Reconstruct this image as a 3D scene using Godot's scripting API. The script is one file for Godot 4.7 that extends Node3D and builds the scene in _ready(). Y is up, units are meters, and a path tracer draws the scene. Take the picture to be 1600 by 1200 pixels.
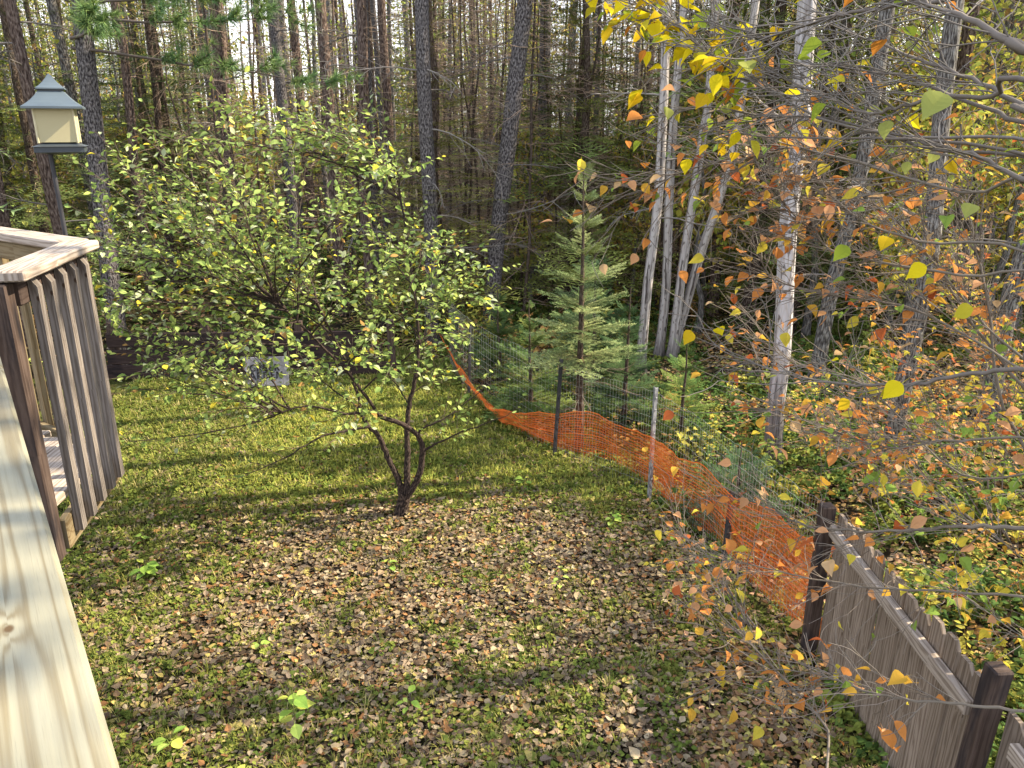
extends Node3D
# A yard seen from a raised deck: a leafy small tree, leaf litter, an orange mesh fence, and mixed woods behind. Metres, y up, camera looks towards -z.

class Acc:
	var v := PackedVector3Array()
	var n := PackedVector3Array()
	var c := PackedColorArray()
	var uv := PackedVector2Array()
	func tri(a: Vector3, b: Vector3, d: Vector3, col := Color.WHITE) -> void:
		v.push_back(a); v.push_back(b); v.push_back(d)
		c.push_back(col); c.push_back(col); c.push_back(col)
	func quad(a: Vector3, b: Vector3, d: Vector3, e: Vector3, col := Color.WHITE) -> void:
		tri(a, b, d, col); tri(a, d, e, col)
	func stamp(t: Acc, xf: Transform3D, col: Color) -> void:
		v.append_array(xf * t.v)
		var k := PackedColorArray()
		k.resize(t.v.size()); k.fill(col)
		c.append_array(k)
	func keep(t: Acc, xf: Transform3D) -> void:
		v.append_array(xf * t.v); c.append_array(t.c)
	func mesh() -> ArrayMesh:
		var a := []
		a.resize(Mesh.ARRAY_MAX)
		a[Mesh.ARRAY_VERTEX] = v
		if n.size() == v.size(): a[Mesh.ARRAY_NORMAL] = n
		if c.size() == v.size(): a[Mesh.ARRAY_COLOR] = c
		if uv.size() == v.size(): a[Mesh.ARRAY_TEX_UV] = uv
		var m := ArrayMesh.new()
		if v.size(): m.add_surface_from_arrays(Mesh.PRIMITIVE_TRIANGLES, a)
		return m

var rng := RandomNumberGenerator.new()
var hn := FastNoiseLite.new()
var pn := FastNoiseLite.new()
var wn := FastNoiseLite.new()
var M := {}
var T := {}
var taken := {}
const EYE := Vector3(0, 3.0, 0)
const PITCH := -18.2

func rf(a: float, b: float) -> float: return rng.randf_range(a, b)
func lin(r: float, g: float, b: float) -> Color: return Color(r, g, b).linear_to_srgb()

# ---------------------------------------------------------------- naming
func numbered(called: String) -> String:
	var k: int = taken.get(called, 0)
	taken[called] = k + 1
	return called if k == 0 else "%s_%03d" % [called, k]

func tag(o: Node, label := "", category := "", group := "", kind := "") -> void:
	if label: o.set_meta("label", label)
	if category: o.set_meta("category", category)
	if group: o.set_meta("group", group)
	if kind: o.set_meta("kind", kind)

func thing(called: String, label: String, category: String, at := Vector3.ZERO, turn := 0.0, group := "") -> Node3D:
	var o := Node3D.new()
	o.name = numbered(called)
	add_child(o)
	o.position = at
	o.rotation.y = turn
	tag(o, label, category, group)
	return o

func part(called: String, m: Mesh, mat: Material, parent: Node, kind := "") -> MeshInstance3D:
	var o := MeshInstance3D.new()
	o.name = called if parent != self else numbered(called)
	o.mesh = m
	o.material_override = mat
	parent.add_child(o, true)
	if kind: o.set_meta("kind", kind)
	return o

func scatter(called: String, m: Mesh, mat: Material, xs: Array[Transform3D], cs: PackedColorArray, parent: Node = self) -> MultiMeshInstance3D:
	var mm := MultiMesh.new()
	mm.transform_format = MultiMesh.TRANSFORM_3D
	mm.use_colors = true
	mm.mesh = m
	mm.instance_count = xs.size()
	for i in xs.size():
		mm.set_instance_transform(i, xs[i])
		mm.set_instance_color(i, cs[i])
	var o := MultiMeshInstance3D.new()
	o.name = called if parent != self else numbered(called)
	o.multimesh = mm
	o.material_override = mat
	o.set_meta("kind", "stuff")
	parent.add_child(o, true)
	return o

# ---------------------------------------------------------------- shapes
func tube(a: Acc, p: PackedVector3Array, r: PackedFloat32Array, k: int, col := Color.WHITE, lump := 0.0, ridge := 0.0) -> void:
	var m := p.size()
	var t0 := (p[1] - p[0]).normalized()
	var x := t0.cross(Vector3(0.31, 0.1, 0.95)).normalized()
	var pv := PackedVector3Array()
	var pnm := PackedVector3Array()
	var la := PackedFloat32Array()
	var run := 0.0
	for i in m:
		var t := (p[mini(i + 1, m - 1)] - p[maxi(i - 1, 0)]).normalized()
		x = (x - t * x.dot(t)).normalized()
		var y := t.cross(x)
		if i > 0: run += p[i].distance_to(p[i - 1])
		la.push_back(run)
		for j in k:
			var th := TAU * j / k
			var d := x * cos(th) + y * sin(th)
			var rr := r[i]
			if lump > 0.0: rr *= 1.0 + lump * wn.get_noise_3d(p[i].x * 3.0 + d.x * 9.0, p[i].y * 3.0, p[i].z * 3.0 + d.z * 9.0)
			if ridge > 0.0: rr *= 1.0 + ridge * wn.get_noise_3d(d.x * 60.0, p[i].y * 6.0, d.z * 60.0)
			pv.push_back(p[i] + d * rr)
			pnm.push_back(d)
	for i in m - 1:
		for j in k:
			var j2 := (j + 1) % k
			var q := [i * k + j, (i + 1) * k + j2, i * k + j2, i * k + j, (i + 1) * k + j, (i + 1) * k + j2]
			for e in q:
				a.v.push_back(pv[e]); a.n.push_back(pnm[e]); a.c.push_back(col)
			var u0 := float(j) / k
			var u1 := float(j + 1) / k
			a.uv.push_back(Vector2(u0, la[i])); a.uv.push_back(Vector2(u1, la[i + 1])); a.uv.push_back(Vector2(u1, la[i]))
			a.uv.push_back(Vector2(u0, la[i])); a.uv.push_back(Vector2(u0, la[i + 1])); a.uv.push_back(Vector2(u1, la[i + 1]))

func taper(n: int, r0: float, r1: float) -> PackedFloat32Array:
	var o := PackedFloat32Array()
	for i in n: o.push_back(lerpf(r0, r1, float(i) / (n - 1)))
	return o

func smooth_path(p: Array, steps := 4) -> PackedVector3Array:
	var o := PackedVector3Array()
	for i in p.size() - 1:
		var a: Vector3 = p[maxi(i - 1, 0)]
		var b: Vector3 = p[i]
		var c: Vector3 = p[i + 1]
		var d: Vector3 = p[mini(i + 2, p.size() - 1)]
		for s in steps: o.push_back(b.cubic_interpolate(c, a, d, float(s) / steps))
	o.push_back(p[-1])
	return o

# a free branch that wanders; lift bends it up (+) or down (-)
func wander(p0: Vector3, d: Vector3, length: float, n: int, w: float, lift: float) -> PackedVector3Array:
	var o := PackedVector3Array([p0])
	var p := p0
	for i in n:
		d = (d + Vector3(rf(-w, w), rf(-w, w) + lift, rf(-w, w))).normalized()
		p += d * length / n
		o.push_back(p)
	return o

func aim(at: Vector3, along: Vector3, up: Vector3, s: float) -> Transform3D:
	var y := along.normalized()
	var x := y.cross(up)
	x = x.normalized() if x.length() > 0.01 else y.cross(Vector3.RIGHT).normalized()
	return Transform3D(Basis(x * s, y * s, x.cross(y) * s), at)

# a leaf blade of length 1 along +y, folded on its midrib and curved
func blade(widths: Array, fold: float, curl: float, twist := 0.0, stalk := 0.0) -> Acc:
	var a := Acc.new()
	var n := widths.size()
	var l: Array[Vector3] = []
	var m: Array[Vector3] = []
	var r: Array[Vector3] = []
	for i in n:
		var t := float(i) / (n - 1)
		var w: float = widths[i]
		var z := -curl * t * t
		var b := Basis(Vector3.UP, twist * t)
		m.push_back(Vector3(0, t, z))
		l.push_back(b * Vector3(-w, 0, fold * w) + Vector3(0, t, z))
		r.push_back(b * Vector3(w, 0, fold * w) + Vector3(0, t, z))
	for i in n - 1:
		if widths[i] > 0.001:
			a.tri(m[i], l[i], m[i + 1]); a.tri(m[i], m[i + 1], r[i])
		if widths[i + 1] > 0.001:
			a.tri(l[i], l[i + 1], m[i + 1]); a.tri(m[i + 1], r[i + 1], r[i])
	if stalk > 0.0:
		a.tri(Vector3(-0.012, 0, 0), Vector3(0.012, 0, 0), Vector3(0, -stalk, 0.04))
	return a

# a lobed leaf (three large lobes, two small) as a fan that droops at its tips
func lobed(droop: float, fold: float) -> Acc:
	var a := Acc.new()
	var rim := [[0.0, 0.0], [0.16, 0.06], [0.42, 0.03], [0.34, 0.17], [0.3, 0.24], [0.56, 0.46], [0.36, 0.5], [0.22, 0.48], [0.2, 0.66], [0.12, 0.78], [0.0, 1.0]]
	var q: Array[Vector3] = []
	for e in rim: q.push_back(Vector3(e[0], e[1], fold * e[0] - droop * (e[0] * e[0] * 1.6 + (e[1] - 0.3) * (e[1] - 0.3))))
	var c := Vector3(0, 0.3, 0)
	for i in q.size() - 1:
		a.tri(c, q[i + 1], q[i])
		a.tri(c, q[i] * Vector3(-1, 1, 1), q[i + 1] * Vector3(-1, 1, 1))
	a.tri(Vector3(-0.014, 0, q[0].z), Vector3(0.014, 0, q[0].z), Vector3(0, -0.5, q[0].z + 0.08))
	return a

# a box with bevelled edges; texture runs along the axis «along» (0 x, 1 y, 2 z)
func bevel_box(a: Acc, size: Vector3, xf: Transform3D, along: int, b := 0.004, shift := Vector2.ZERO) -> void:
	var h := size / 2.0
	for ax in 3:
		for s in [-1.0, 1.0]:
			var u := (ax + 1) % 3
			var w := (ax + 2) % 3
			var q: Array[Vector3] = []
			for e in [[-1, -1], [1, -1], [1, 1], [-1, 1]]:
				var p := Vector3.ZERO
				p[ax] = s * h[ax]
				p[u] = e[0] * (h[u] - b)
				p[w] = e[1] * (h[w] - b)
				q.push_back(p)
			face(a, q, xf, along, shift)
	for ax in 3:
		var u := (ax + 1) % 3
		var w := (ax + 2) % 3
		for su in [-1.0, 1.0]:
			for sw in [-1.0, 1.0]:
				var q: Array[Vector3] = []
				for e in [[-1, 0], [1, 0], [1, 1], [-1, 1]]:
					var p := Vector3.ZERO
					p[ax] = e[0] * (h[ax] - b)
					p[u] = su * (h[u] - (b if e[1] else 0.0))
					p[w] = sw * (h[w] - (0.0 if e[1] else b))
					q.push_back(p)
				face(a, q, xf, along, shift)
	for sx in [-1.0, 1.0]:
		for sy in [-1.0, 1.0]:
			for sz in [-1.0, 1.0]:
				var k := Vector3(sx, sy, sz)
				var q: Array[Vector3] = [k * Vector3(h.x, h.y - b, h.z - b), k * Vector3(h.x - b, h.y, h.z - b), k * Vector3(h.x - b, h.y - b, h.z)]
				face(a, q, xf, along, shift)

func face(a: Acc, q: Array[Vector3], xf: Transform3D, along: int, shift: Vector2) -> void:
	var mid := Vector3.ZERO
	for p in q: mid += p / q.size()
	var nn := (q[1] - q[0]).cross(q[2] - q[0]).normalized()
	if nn.dot(mid) > 0: q.reverse()   # clockwise from outside
	else: nn = -nn
	var big := 0
	for i in 3:
		if absf(nn[i]) > absf(nn[big]): big = i
	var other := 0
	for i in 3:
		if i != along and i != big: other = i
	if big == along: other = (along + 1) % 3
	var third := (along + 2) % 3
	for i in range(1, q.size() - 1):
		for p in [q[0], q[i], q[i + 1]]:
			a.v.push_back(xf * p)
			a.n.push_back((xf.basis * nn).normalized())
			a.uv.push_back(Vector2(p[other] + big * 0.13, p[along] if big != along else p[third] * 0.2) + shift)

func box_mesh(size: Vector3, along: int, b := 0.004, shift := Vector2.ZERO) -> ArrayMesh:
	var a := Acc.new()
	bevel_box(a, size, Transform3D(), along, b, shift)
	return a.mesh()

# ---------------------------------------------------------------- textures and materials
func picture(w: int, h: int, f: Callable) -> ImageTexture:
	var im := Image.create(w, h, false, Image.FORMAT_RGB8)
	for y in h:
		for x in w: im.set_pixel(x, y, f.call(float(x) / w, float(y) / h))
	return ImageTexture.create_from_image(im)

func noise_tex(freq: float, cols: Array, offs: Array, sd: int, fractal := FastNoiseLite.FRACTAL_FBM, normal := false, bump := 6.0) -> NoiseTexture2D:
	var f := FastNoiseLite.new()
	f.seed = sd
	f.frequency = freq
	f.fractal_type = fractal
	f.fractal_octaves = 5
	var t := NoiseTexture2D.new()
	t.width = 512; t.height = 512
	t.noise = f
	t.seamless = true
	if normal:
		t.as_normal_map = true
		t.bump_strength = bump
	else:
		var g := Gradient.new()
		g.offsets = PackedFloat32Array(offs)
		g.colors = PackedColorArray(cols)
		t.color_ramp = g
	return t

func mat(col: Color, rough := 0.8, spec := 0.3) -> StandardMaterial3D:
	var m := StandardMaterial3D.new()
	m.albedo_color = col
	m.roughness = rough
	m.metallic_specular = spec
	return m

func leaf_mat(col := Color.WHITE, back := 0.8, rough := 0.75) -> StandardMaterial3D:
	var m := mat(col, rough, 0.1)
	m.vertex_color_use_as_albedo = true
	m.backlight_enabled = true
	m.backlight = Color(back, back, back)
	m.cull_mode = BaseMaterial3D.CULL_DISABLED
	return m

func bark(called: String, cols: Array, offs: Array, sx: float, sy: float, sd: int, freq := 0.02, bump := 10.0) -> void:
	var m := mat(Color.WHITE, 0.92, 0.2)
	m.albedo_texture = noise_tex(freq, cols, offs, sd)
	m.normal_enabled = true
	m.normal_texture = noise_tex(freq, [], [], sd, FastNoiseLite.FRACTAL_FBM, true, bump)
	m.normal_scale = 1.0
	m.uv1_scale = Vector3(sx, sy, 1)
	M[called] = m

func grain(u: float, v: float, dark: Color, pale: Color, rings: float, knots: Array) -> Color:
	# growth rings run along v, bend round knots
	var bend := 0.0
	var core := 0.0
	for k in knots:
		var dx: float = u - k[0]
		var dy: float = (v - k[1]) * k[3]
		var d: float = sqrt(dx * dx + dy * dy * 0.35)
		bend += k[2] * exp(-d * 14.0) * (1.0 if dx >= 0.0 else -1.0)
		core = maxf(core, smoothstep(0.045, 0.02, sqrt(dx * dx + dy * dy)))
	var s := u * rings + bend * 3.0 + 1.6 * wn.get_noise_2d(u * 30.0, v * 26.0) + 0.5 * wn.get_noise_2d(u * 120.0, v * 30.0 + 50.0)
	var t := 0.5 + 0.5 * sin(s * TAU)
	t = pow(t, 1.8)
	var fine := 0.5 + 0.5 * wn.get_noise_2d(u * 2400.0, v * 60.0)
	var c := pale.lerp(dark, t * 0.75 + 0.18 * fine)
	c = c.lerp(Color(dark.r * 0.62, dark.g * 0.48, dark.b * 0.38), core)
	return c

func make_materials() -> void:
	M.leaf = leaf_mat()
	M.litter = leaf_mat(Color.WHITE, 0.25, 0.75)
	M.needle = leaf_mat(Color.WHITE, 0.35, 0.55)
	M.twig = mat(Color.WHITE, 0.85, 0.25)
	M.twig.vertex_color_use_as_albedo = true
	M.grass = leaf_mat(Color.WHITE, 0.6, 0.55)
	bark("pine", [lin(.03, .026, .027), lin(.11, .099, .097), lin(.23, .21, .205)], [0.2, 0.5, 0.85], 1.6, 1.1, 11, 0.03, 9.0)
	bark("pine_red", [lin(.035, .024, .02), lin(.12, .085, .07), lin(.24, .19, .16)], [0.15, 0.5, 0.9], 1.2, 0.8, 17, 0.024, 9.0)
	bark("spruce", [lin(.03, .022, .017), lin(.09, .065, .05), lin(.18, .15, .13)], [0.3, 0.55, 0.8], 2.0, 0.9, 12, 0.03, 10.0)
	bark("apple", [lin(.018, .014, .013), lin(.055, .04, .034), lin(.15, .11, .085)], [0.3, 0.55, 0.85], 1.5, 2.2, 13, 0.02, 12.0)
	bark("grey", [lin(.05, .045, .042), lin(.15, .14, .13), lin(.28, .27, .25)], [0.3, 0.55, 0.8], 2.0, 0.8, 14, 0.02, 8.0)
	var birch := func(low: float):
		return picture(192, 768, func(u: float, v: float) -> Color:
			var h := v * 6.0
			var a := u * TAU
			var cx := cos(a) * 3.0
			var cz := sin(a) * 3.0
			var base := Color(.50, .475, .47)
			var soft := wn.get_noise_3d(cx * 8.0, h * 9.0, cz * 8.0)
			base = base.lerp(Color(.24, .22, .215), clampf(soft * 1.6 + 0.2, 0.0, 1.0))
			var lent := wn.get_noise_3d(cx * 9.0 + 40.0, h * 190.0, cz * 9.0)
			base = base.lerp(Color(.10, .085, .08), smoothstep(0.26, 0.42, lent) * 0.85)
			var scar := wn.get_noise_3d(cx * 7.0, h * 17.0 + 90.0, cz * 7.0 + 20.0)
			base = base.lerp(Color(.055, .045, .042), smoothstep(0.22, 0.36, scar) * 0.9)
			var foot := smoothstep(low, low * 0.25, h + wn.get_noise_3d(cx * 14.0, h * 14.0, cz * 14.0) * 0.5)
			var furrow := 0.5 + 0.9 * wn.get_noise_3d(cx * 40.0, h * 22.0, cz * 40.0 + 7.0)
			base = base.lerp(Color(.035, .03, .03).lerp(Color(.27, .25, .25), clampf(furrow, 0.0, 1.0)), foot)
			return base.linear_to_srgb())
	for k in [["birch", 1.5], ["birch_pale", 0.5]]:
		var m := mat(Color.WHITE, 0.75, 0.3)
		m.albedo_texture = birch.call(k[1])
		m.normal_enabled = true
		m.normal_texture = noise_tex(0.03, [], [], 31, FastNoiseLite.FRACTAL_FBM, true, 5.0)
		m.uv1_scale = Vector3(1, 1.0 / 6.0, 1)
		m.albedo_color = Color.WHITE if k[0] == "birch" else lin(.85, .82, .77)
		M[k[0]] = m
	# boards
	var pale := picture(320, 1600, func(u: float, v: float) -> Color:
		var c := grain(u, v, Color(.36, .27, .14), Color(.62, .54, .35), 6.0, [[0.42, 0.32, 0.9, 16.0], [0.75, 0.64, 0.6, 16.0], [0.2, 0.9, 0.6, 16.0]])
		var fleck := wn.get_noise_2d(u * 2600.0, v * 420.0)
		c = c.lerp(Color(.25, .19, .11), smoothstep(0.3, 0.6, fleck) * 0.35)
		var grime := wn.get_noise_2d(u * 26.0 + 200.0, v * 150.0)
		return c.lerp(Color(.36, .36, .30), clampf(grime * 0.6, 0.0, 0.35)).linear_to_srgb())
	var aged := picture(256, 768, func(u: float, v: float) -> Color:
		var c := grain(u, v, Color(.20, .165, .14), Color(.44, .40, .37), 9.0, [[0.62, 0.4, 0.4, 4.0]])
		var crack := smoothstep(0.42, 0.56, wn.get_noise_2d(u * 900.0, v * 22.0 + 400.0))
		c = c.lerp(Color(.06, .05, .045), crack * 0.7)
		return c.linear_to_srgb())
	var stain := picture(256, 768, func(u: float, v: float) -> Color:
		var c := grain(u, v, Color(.14, .09, .06), Color(.27, .19, .135), 8.0, [[0.3, 0.7, 0.4, 4.0]])
		var wet := smoothstep(-0.1, 0.5, wn.get_noise_2d(u * 40.0 + 70.0, v * 60.0))
		c = c.lerp(Color(.05, .047, .05), wet * 0.75)
		return c.linear_to_srgb())
	for k in [["new_board", pale, lin(.46, .50, .56), 0.6, 6.9, 0.29], ["old_board", aged, lin(1, .93, .84), 0.85, 4.5, 0.8], ["slat", aged, lin(.47, .45, .43), 0.8, 6.0, 0.8], ["fence_board", aged, lin(.62, .54, .45), 0.9, 5.0, 0.7], ["fence_board_b", aged, lin(.49, .43, .37), 0.9, 5.0, 0.7], ["fence_board_c", aged, lin(.74, .65, .55), 0.9, 5.0, 0.7], ["dark_board", stain, lin(.35, .35, .40), 0.85, 5.0, 0.8], ["wall_board", stain, lin(.20, .19, .24), 0.85, 5.0, 0.8], ["tan_board", pale, lin(.36, .32, .28), 0.7, 6.0, 0.8]]:
		var m := mat(k[2], k[3], 0.3)
		m.albedo_texture = k[1]
		m.normal_enabled = true
		m.normal_texture = noise_tex(0.02, [], [], 41, FastNoiseLite.FRACTAL_FBM, true, 3.0) if not M.has("grain_normal") else M.grain_normal
		M.grain_normal = m.normal_texture
		m.normal_scale = 0.45
		m.uv1_scale = Vector3(k[4], k[5], 1)
		M[k[0]] = m
	M.net = mat(lin(.74, .19, .045), 0.6, 0.15)
	M.net.backlight_enabled = true
	M.net.backlight = Color(.25, .06, .015)
	M.wire = mat(lin(.33, .35, .34), 0.5, 0.5)
	M.wire.metallic = 0.5
	M.steel = mat(lin(.36, .37, .39), 0.55, 0.5)
	M.steel.metallic = 0.3
	M.steel.albedo_texture = noise_tex(0.02, [lin(.5, .5, .52), lin(.95, .95, .95)], [0.35, 0.7], 51)
	M.dark_steel = mat(lin(.035, .035, .04), 0.6, 0.4)
	M.roof_blue = mat(lin(.095, .125, .145), 0.42, 0.5)
	M.roof_blue.albedo_texture = noise_tex(0.012, [lin(.75, .75, .78), Color.WHITE], [0.3, 0.7], 52)
	M.cream = mat(lin(.56, .51, .34), 0.6, 0.4)
	M.cream.albedo_texture = noise_tex(0.008, [lin(.72, .70, .6), Color.WHITE], [0.3, 0.65], 53)
	M.tray = mat(lin(.035, .045, .055), 0.5, 0.5)
	M.sign = mat(lin(.22, .22, .24), 0.7, 0.3)
	M.sign.albedo_texture = noise_tex(0.02, [lin(.6, .6, .62), Color.WHITE], [0.3, 0.7], 54)
	M.ink = mat(lin(.02, .02, .025), 0.7, 0.2)
	var g := mat(Color.WHITE, 0.95, 0.15)
	g.albedo_texture = noise_tex(0.012, [lin(.022, .018, .011), lin(.05, .038, .022), lin(.055, .06, .018), lin(.085, .095, .025)], [0.25, 0.48, 0.58, 0.8], 61)
	g.normal_enabled = true
	g.normal_texture = noise_tex(0.05, [], [], 62, FastNoiseLite.FRACTAL_FBM, true, 12.0)
	g.uv1_scale = Vector3(0.33, 0.33, 1)
	M.ground = g

# ---------------------------------------------------------------- ground
func fence_x(z: float) -> float:
	var p := [[-2.0, 1.76], [-3.96, 1.73], [-4.81, 1.46], [-5.58, 1.27], [-5.95, 1.12], [-6.56, 0.8], [-6.92, 0.31], [-7.5, -0.12], [-8.65, -0.6], [-9.8, -0.95], [-10.6, -1.6]]
	for i in p.size() - 1:
		if z <= p[i][0] and z > p[i + 1][0]: return remap(z, p[i][0], p[i + 1][0], p[i][1], p[i + 1][1])
	return 1.76 if z > -2.0 else -9.0

func gh(x: float, z: float) -> float:
	var far := smoothstep(0.2, 3.5, x - fence_x(z)) if z > -9.8 else smoothstep(-9.4, -14.0, z)
	return hn.get_noise_2d(x, z) * lerpf(0.035, 0.22, far) + hn.get_noise_2d(x * 7.0, z * 7.0) * 0.014

func make_ground() -> Node3D:
	var xs := PackedFloat32Array()
	var zs := PackedFloat32Array()
	for v in [-260, -160, -110, -80, -60, -45, -34, -26, -20, -16, -13, -11, -9]: xs.push_back(v)
	var q := -7.6
	while q < 7.7:
		xs.push_back(q); q += 0.2
	for v in [9, 11, 13, 16, 20, 26, 34, 45, 60, 80, 110, 160, 260]: xs.push_back(v)
	for v in [-280, -180, -130, -95, -75, -60, -50, -42, -36, -31, -27, -24, -21.5, -19.5, -18, -16.5]: zs.push_back(v)
	q = -15.4
	while q < 1.0:
		zs.push_back(q); q += 0.2
	for v in [2, 4, 8, 14, 22, 35, 55, 90, 150]: zs.push_back(v)
	var st := SurfaceTool.new()
	st.begin(Mesh.PRIMITIVE_TRIANGLES)
	for z in zs:
		for x in xs:
			st.set_uv(Vector2(x, z))
			st.add_vertex(Vector3(x, gh(x, z), z))
	var w := xs.size()
	for j in zs.size() - 1:
		for i in w - 1:
			var a := j * w + i
			for e in [a, a + 1, a + w + 1, a, a + w + 1, a + w]: st.add_index(e)
	st.generate_normals()
	var o := part("ground", st.commit(), M.ground, self)
	o.set_meta("kind", "structure")
	return o

func litter_want(x: float, z: float) -> float:
	var patch := 0.5 + 0.8 * pn.get_noise_2d(x * 1.3, z * 1.3)
	if x > fence_x(z): return 0.55 + 0.4 * patch
	var brown := exp(-pow((x + 0.45) / 1.9, 2.0) - pow((z + 4.7) / 1.55, 2.0)) * 1.3
	brown = maxf(brown, exp(-pow((x - 1.2) / 0.9, 2.0) - pow((z + 3.2) / 1.2, 2.0)) * 1.1)
	var fine := 0.5 + 1.1 * pn.get_noise_2d(x * 4.5 + 30.0, z * 4.5)
	return clampf(brown * (0.12 + 0.5 * patch + 0.5 * fine) + 0.2 + 0.26 * patch * fine, 0.05, 1.0)

func make_litter(ground: Node3D) -> void:
	var kinds: Array[Acc] = [T.litter_a, T.litter_b, T.litter_c, T.litter_d]
	var xs: Array = [[] as Array[Transform3D], [] as Array[Transform3D], [] as Array[Transform3D], [] as Array[Transform3D]]
	var cs: Array = [PackedColorArray(), PackedColorArray(), PackedColorArray(), PackedColorArray()]
	var tan_cols := [Color(.33, .255, .155), Color(.24, .17, .105), Color(.14, .095, .06), Color(.42, .34, .22), Color(.33, .245, .16), Color(.21, .16, .115), Color(.40, .33, .11), Color(.31, .16, .07), Color(.085, .055, .04)]
	var warm_cols := [Color(.42, .22, .08), Color(.46, .31, .13), Color(.34, .2, .1), Color(.5, .42, .12), Color(.36, .26, .16), Color(.26, .16, .09), Color(.5, .30, .18), Color(.44, .40, .12)]
	var single: Array = []
	for zone in 3:
		var n: int = [140000, 90000, 60000][zone]
		for i in n:
			var x: float
			var z: float
			if zone == 0:
				x = rf(-3.6, 1.8); z = rf(-9.8, -2.3)
				if x > fence_x(z): continue
			elif zone == 1:
				z = -rf(2.0, 13.0); x = rf(-1.2, 8.5)
				if x < fence_x(z): continue
			else:
				z = -10.0 - 26.0 * pow(rng.randf(), 1.5); x = rf(-0.75, 0.8) * (absf(z) + 3.0)
			if rng.randf() > litter_want(x, z): continue
			var sunny: bool = zone > 0 or x > 0.9 and z > -4.2
			var col: Color = (warm_cols if sunny and rng.randf() < 0.75 else tan_cols)[rng.randi() % 8]
			col *= rf(0.38, 1.02)
			var k := rng.randi() % 4
			var s := lerpf(0.02, 0.05, pow(rng.randf(), 1.3)) * (1.0 if zone == 0 else 1.15 if zone == 1 else 1.6)
			if rng.randf() < 0.06: s *= 1.45
			var tilt := Basis(Vector3(rf(-1, 1), 0, rf(-1, 1)).normalized(), rf(0.0, 0.42)) * Basis(Vector3.UP, rf(0, TAU)) * Basis(Vector3.RIGHT, -PI / 2 if rng.randf() < 0.5 else PI / 2)
			var t := Transform3D(tilt.scaled(Vector3.ONE * s), Vector3(x, gh(x, z) + rf(0.006, 0.035), z))
			if zone == 0 and s / t.origin.distance_to(EYE) > 0.0098 and single.size() < 300 and seen(t.origin):
				single.push_back([k, t, (rng.randi() % 8)])
				continue
			xs[k].push_back(t)
			cs[k].push_back(col)
	for k in 4: scatter("leaf_litter", kinds[k].mesh(), M.litter, xs[k], cs[k])
	var ms: Array = []
	for k in 4: ms.push_back(kinds[k].mesh())
	var lm: Array = []
	for c in tan_cols.slice(0, 8): lm.push_back(leaf_mat(c.linear_to_srgb(), 0.25, 0.75))
	for e in single:
		var o := part("fallen_leaf", ms[e[0]], lm[e[2]], ground)
		o.transform = e[1]

func seen(p: Vector3) -> bool:
	var d := Basis(Vector3.RIGHT, deg_to_rad(-PITCH)) * (p - EYE)
	return d.z < -0.1 and absf(d.x) < -d.z * 0.655 and absf(d.y) < -d.z * 0.492

func make_grass() -> void:
	var tufts: Array[Transform3D] = []
	var tc := PackedColorArray()
	var clover: Array[Transform3D] = []
	var cc := PackedColorArray()
	var gcols := [Color(.135, .155, .032), Color(.20, .21, .045), Color(.29, .27, .07), Color(.36, .31, .13), Color(.09, .115, .03)]
	for i in 60000:
		var x := rf(-4.6, 2.0)
		var z := rf(-10.8, -2.2)
		if x > fence_x(z) + 0.25: continue
		var want := 1.05 - litter_want(x, z) * 1.05 + 0.5 * pn.get_noise_2d(x * 2.2 + 60.0, z * 2.2)
		if z < -5.8: want += 0.3
		if rng.randf() > want: continue
		var col: Color = gcols[rng.randi() % 5] * rf(0.8, 1.2)
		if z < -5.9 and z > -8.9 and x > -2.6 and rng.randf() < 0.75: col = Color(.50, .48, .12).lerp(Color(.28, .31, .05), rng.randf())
		var h := rf(0.6, 1.15) * (1.0 if z > -6.0 else 1.2)
		var b := Basis(Vector3.UP, rf(0, TAU)).scaled(Vector3(h, h * rf(0.7, 1.2), h))
		if rng.randf() < 0.62:
			tufts.push_back(Transform3D(b, Vector3(x, gh(x, z) - 0.004, z))); tc.push_back(col)
		else:
			clover.push_back(Transform3D(b, Vector3(x, gh(x, z), z))); cc.push_back(Color(.10, .145, .03).lerp(Color(.22, .24, .05), rng.randf()) * rf(0.7, 1.1))
	for i in 16000:
		var z := -rf(2.2, 13.5)
		var x := rf(-1.0, 8.5)
		if x < fence_x(z) or pn.get_noise_2d(x * 0.8 + 20.0, z * 0.8) < -0.05: continue
		var h := rf(0.8, 2.0)
		clover.push_back(Transform3D(Basis(Vector3.UP, rf(0, TAU)).scaled(Vector3(h, h, h)), Vector3(x, gh(x, z), z)))
		cc.push_back(Color(.06, .115, .03).lerp(Color(.24, .26, .05), pow(rng.randf(), 1.4)) * rf(0.8, 1.2))
	scatter("grass", T.tuft.mesh(), M.grass, tufts, tc)
	scatter("ground_cover", T.clover.mesh(), M.grass, clover, cc)

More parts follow.
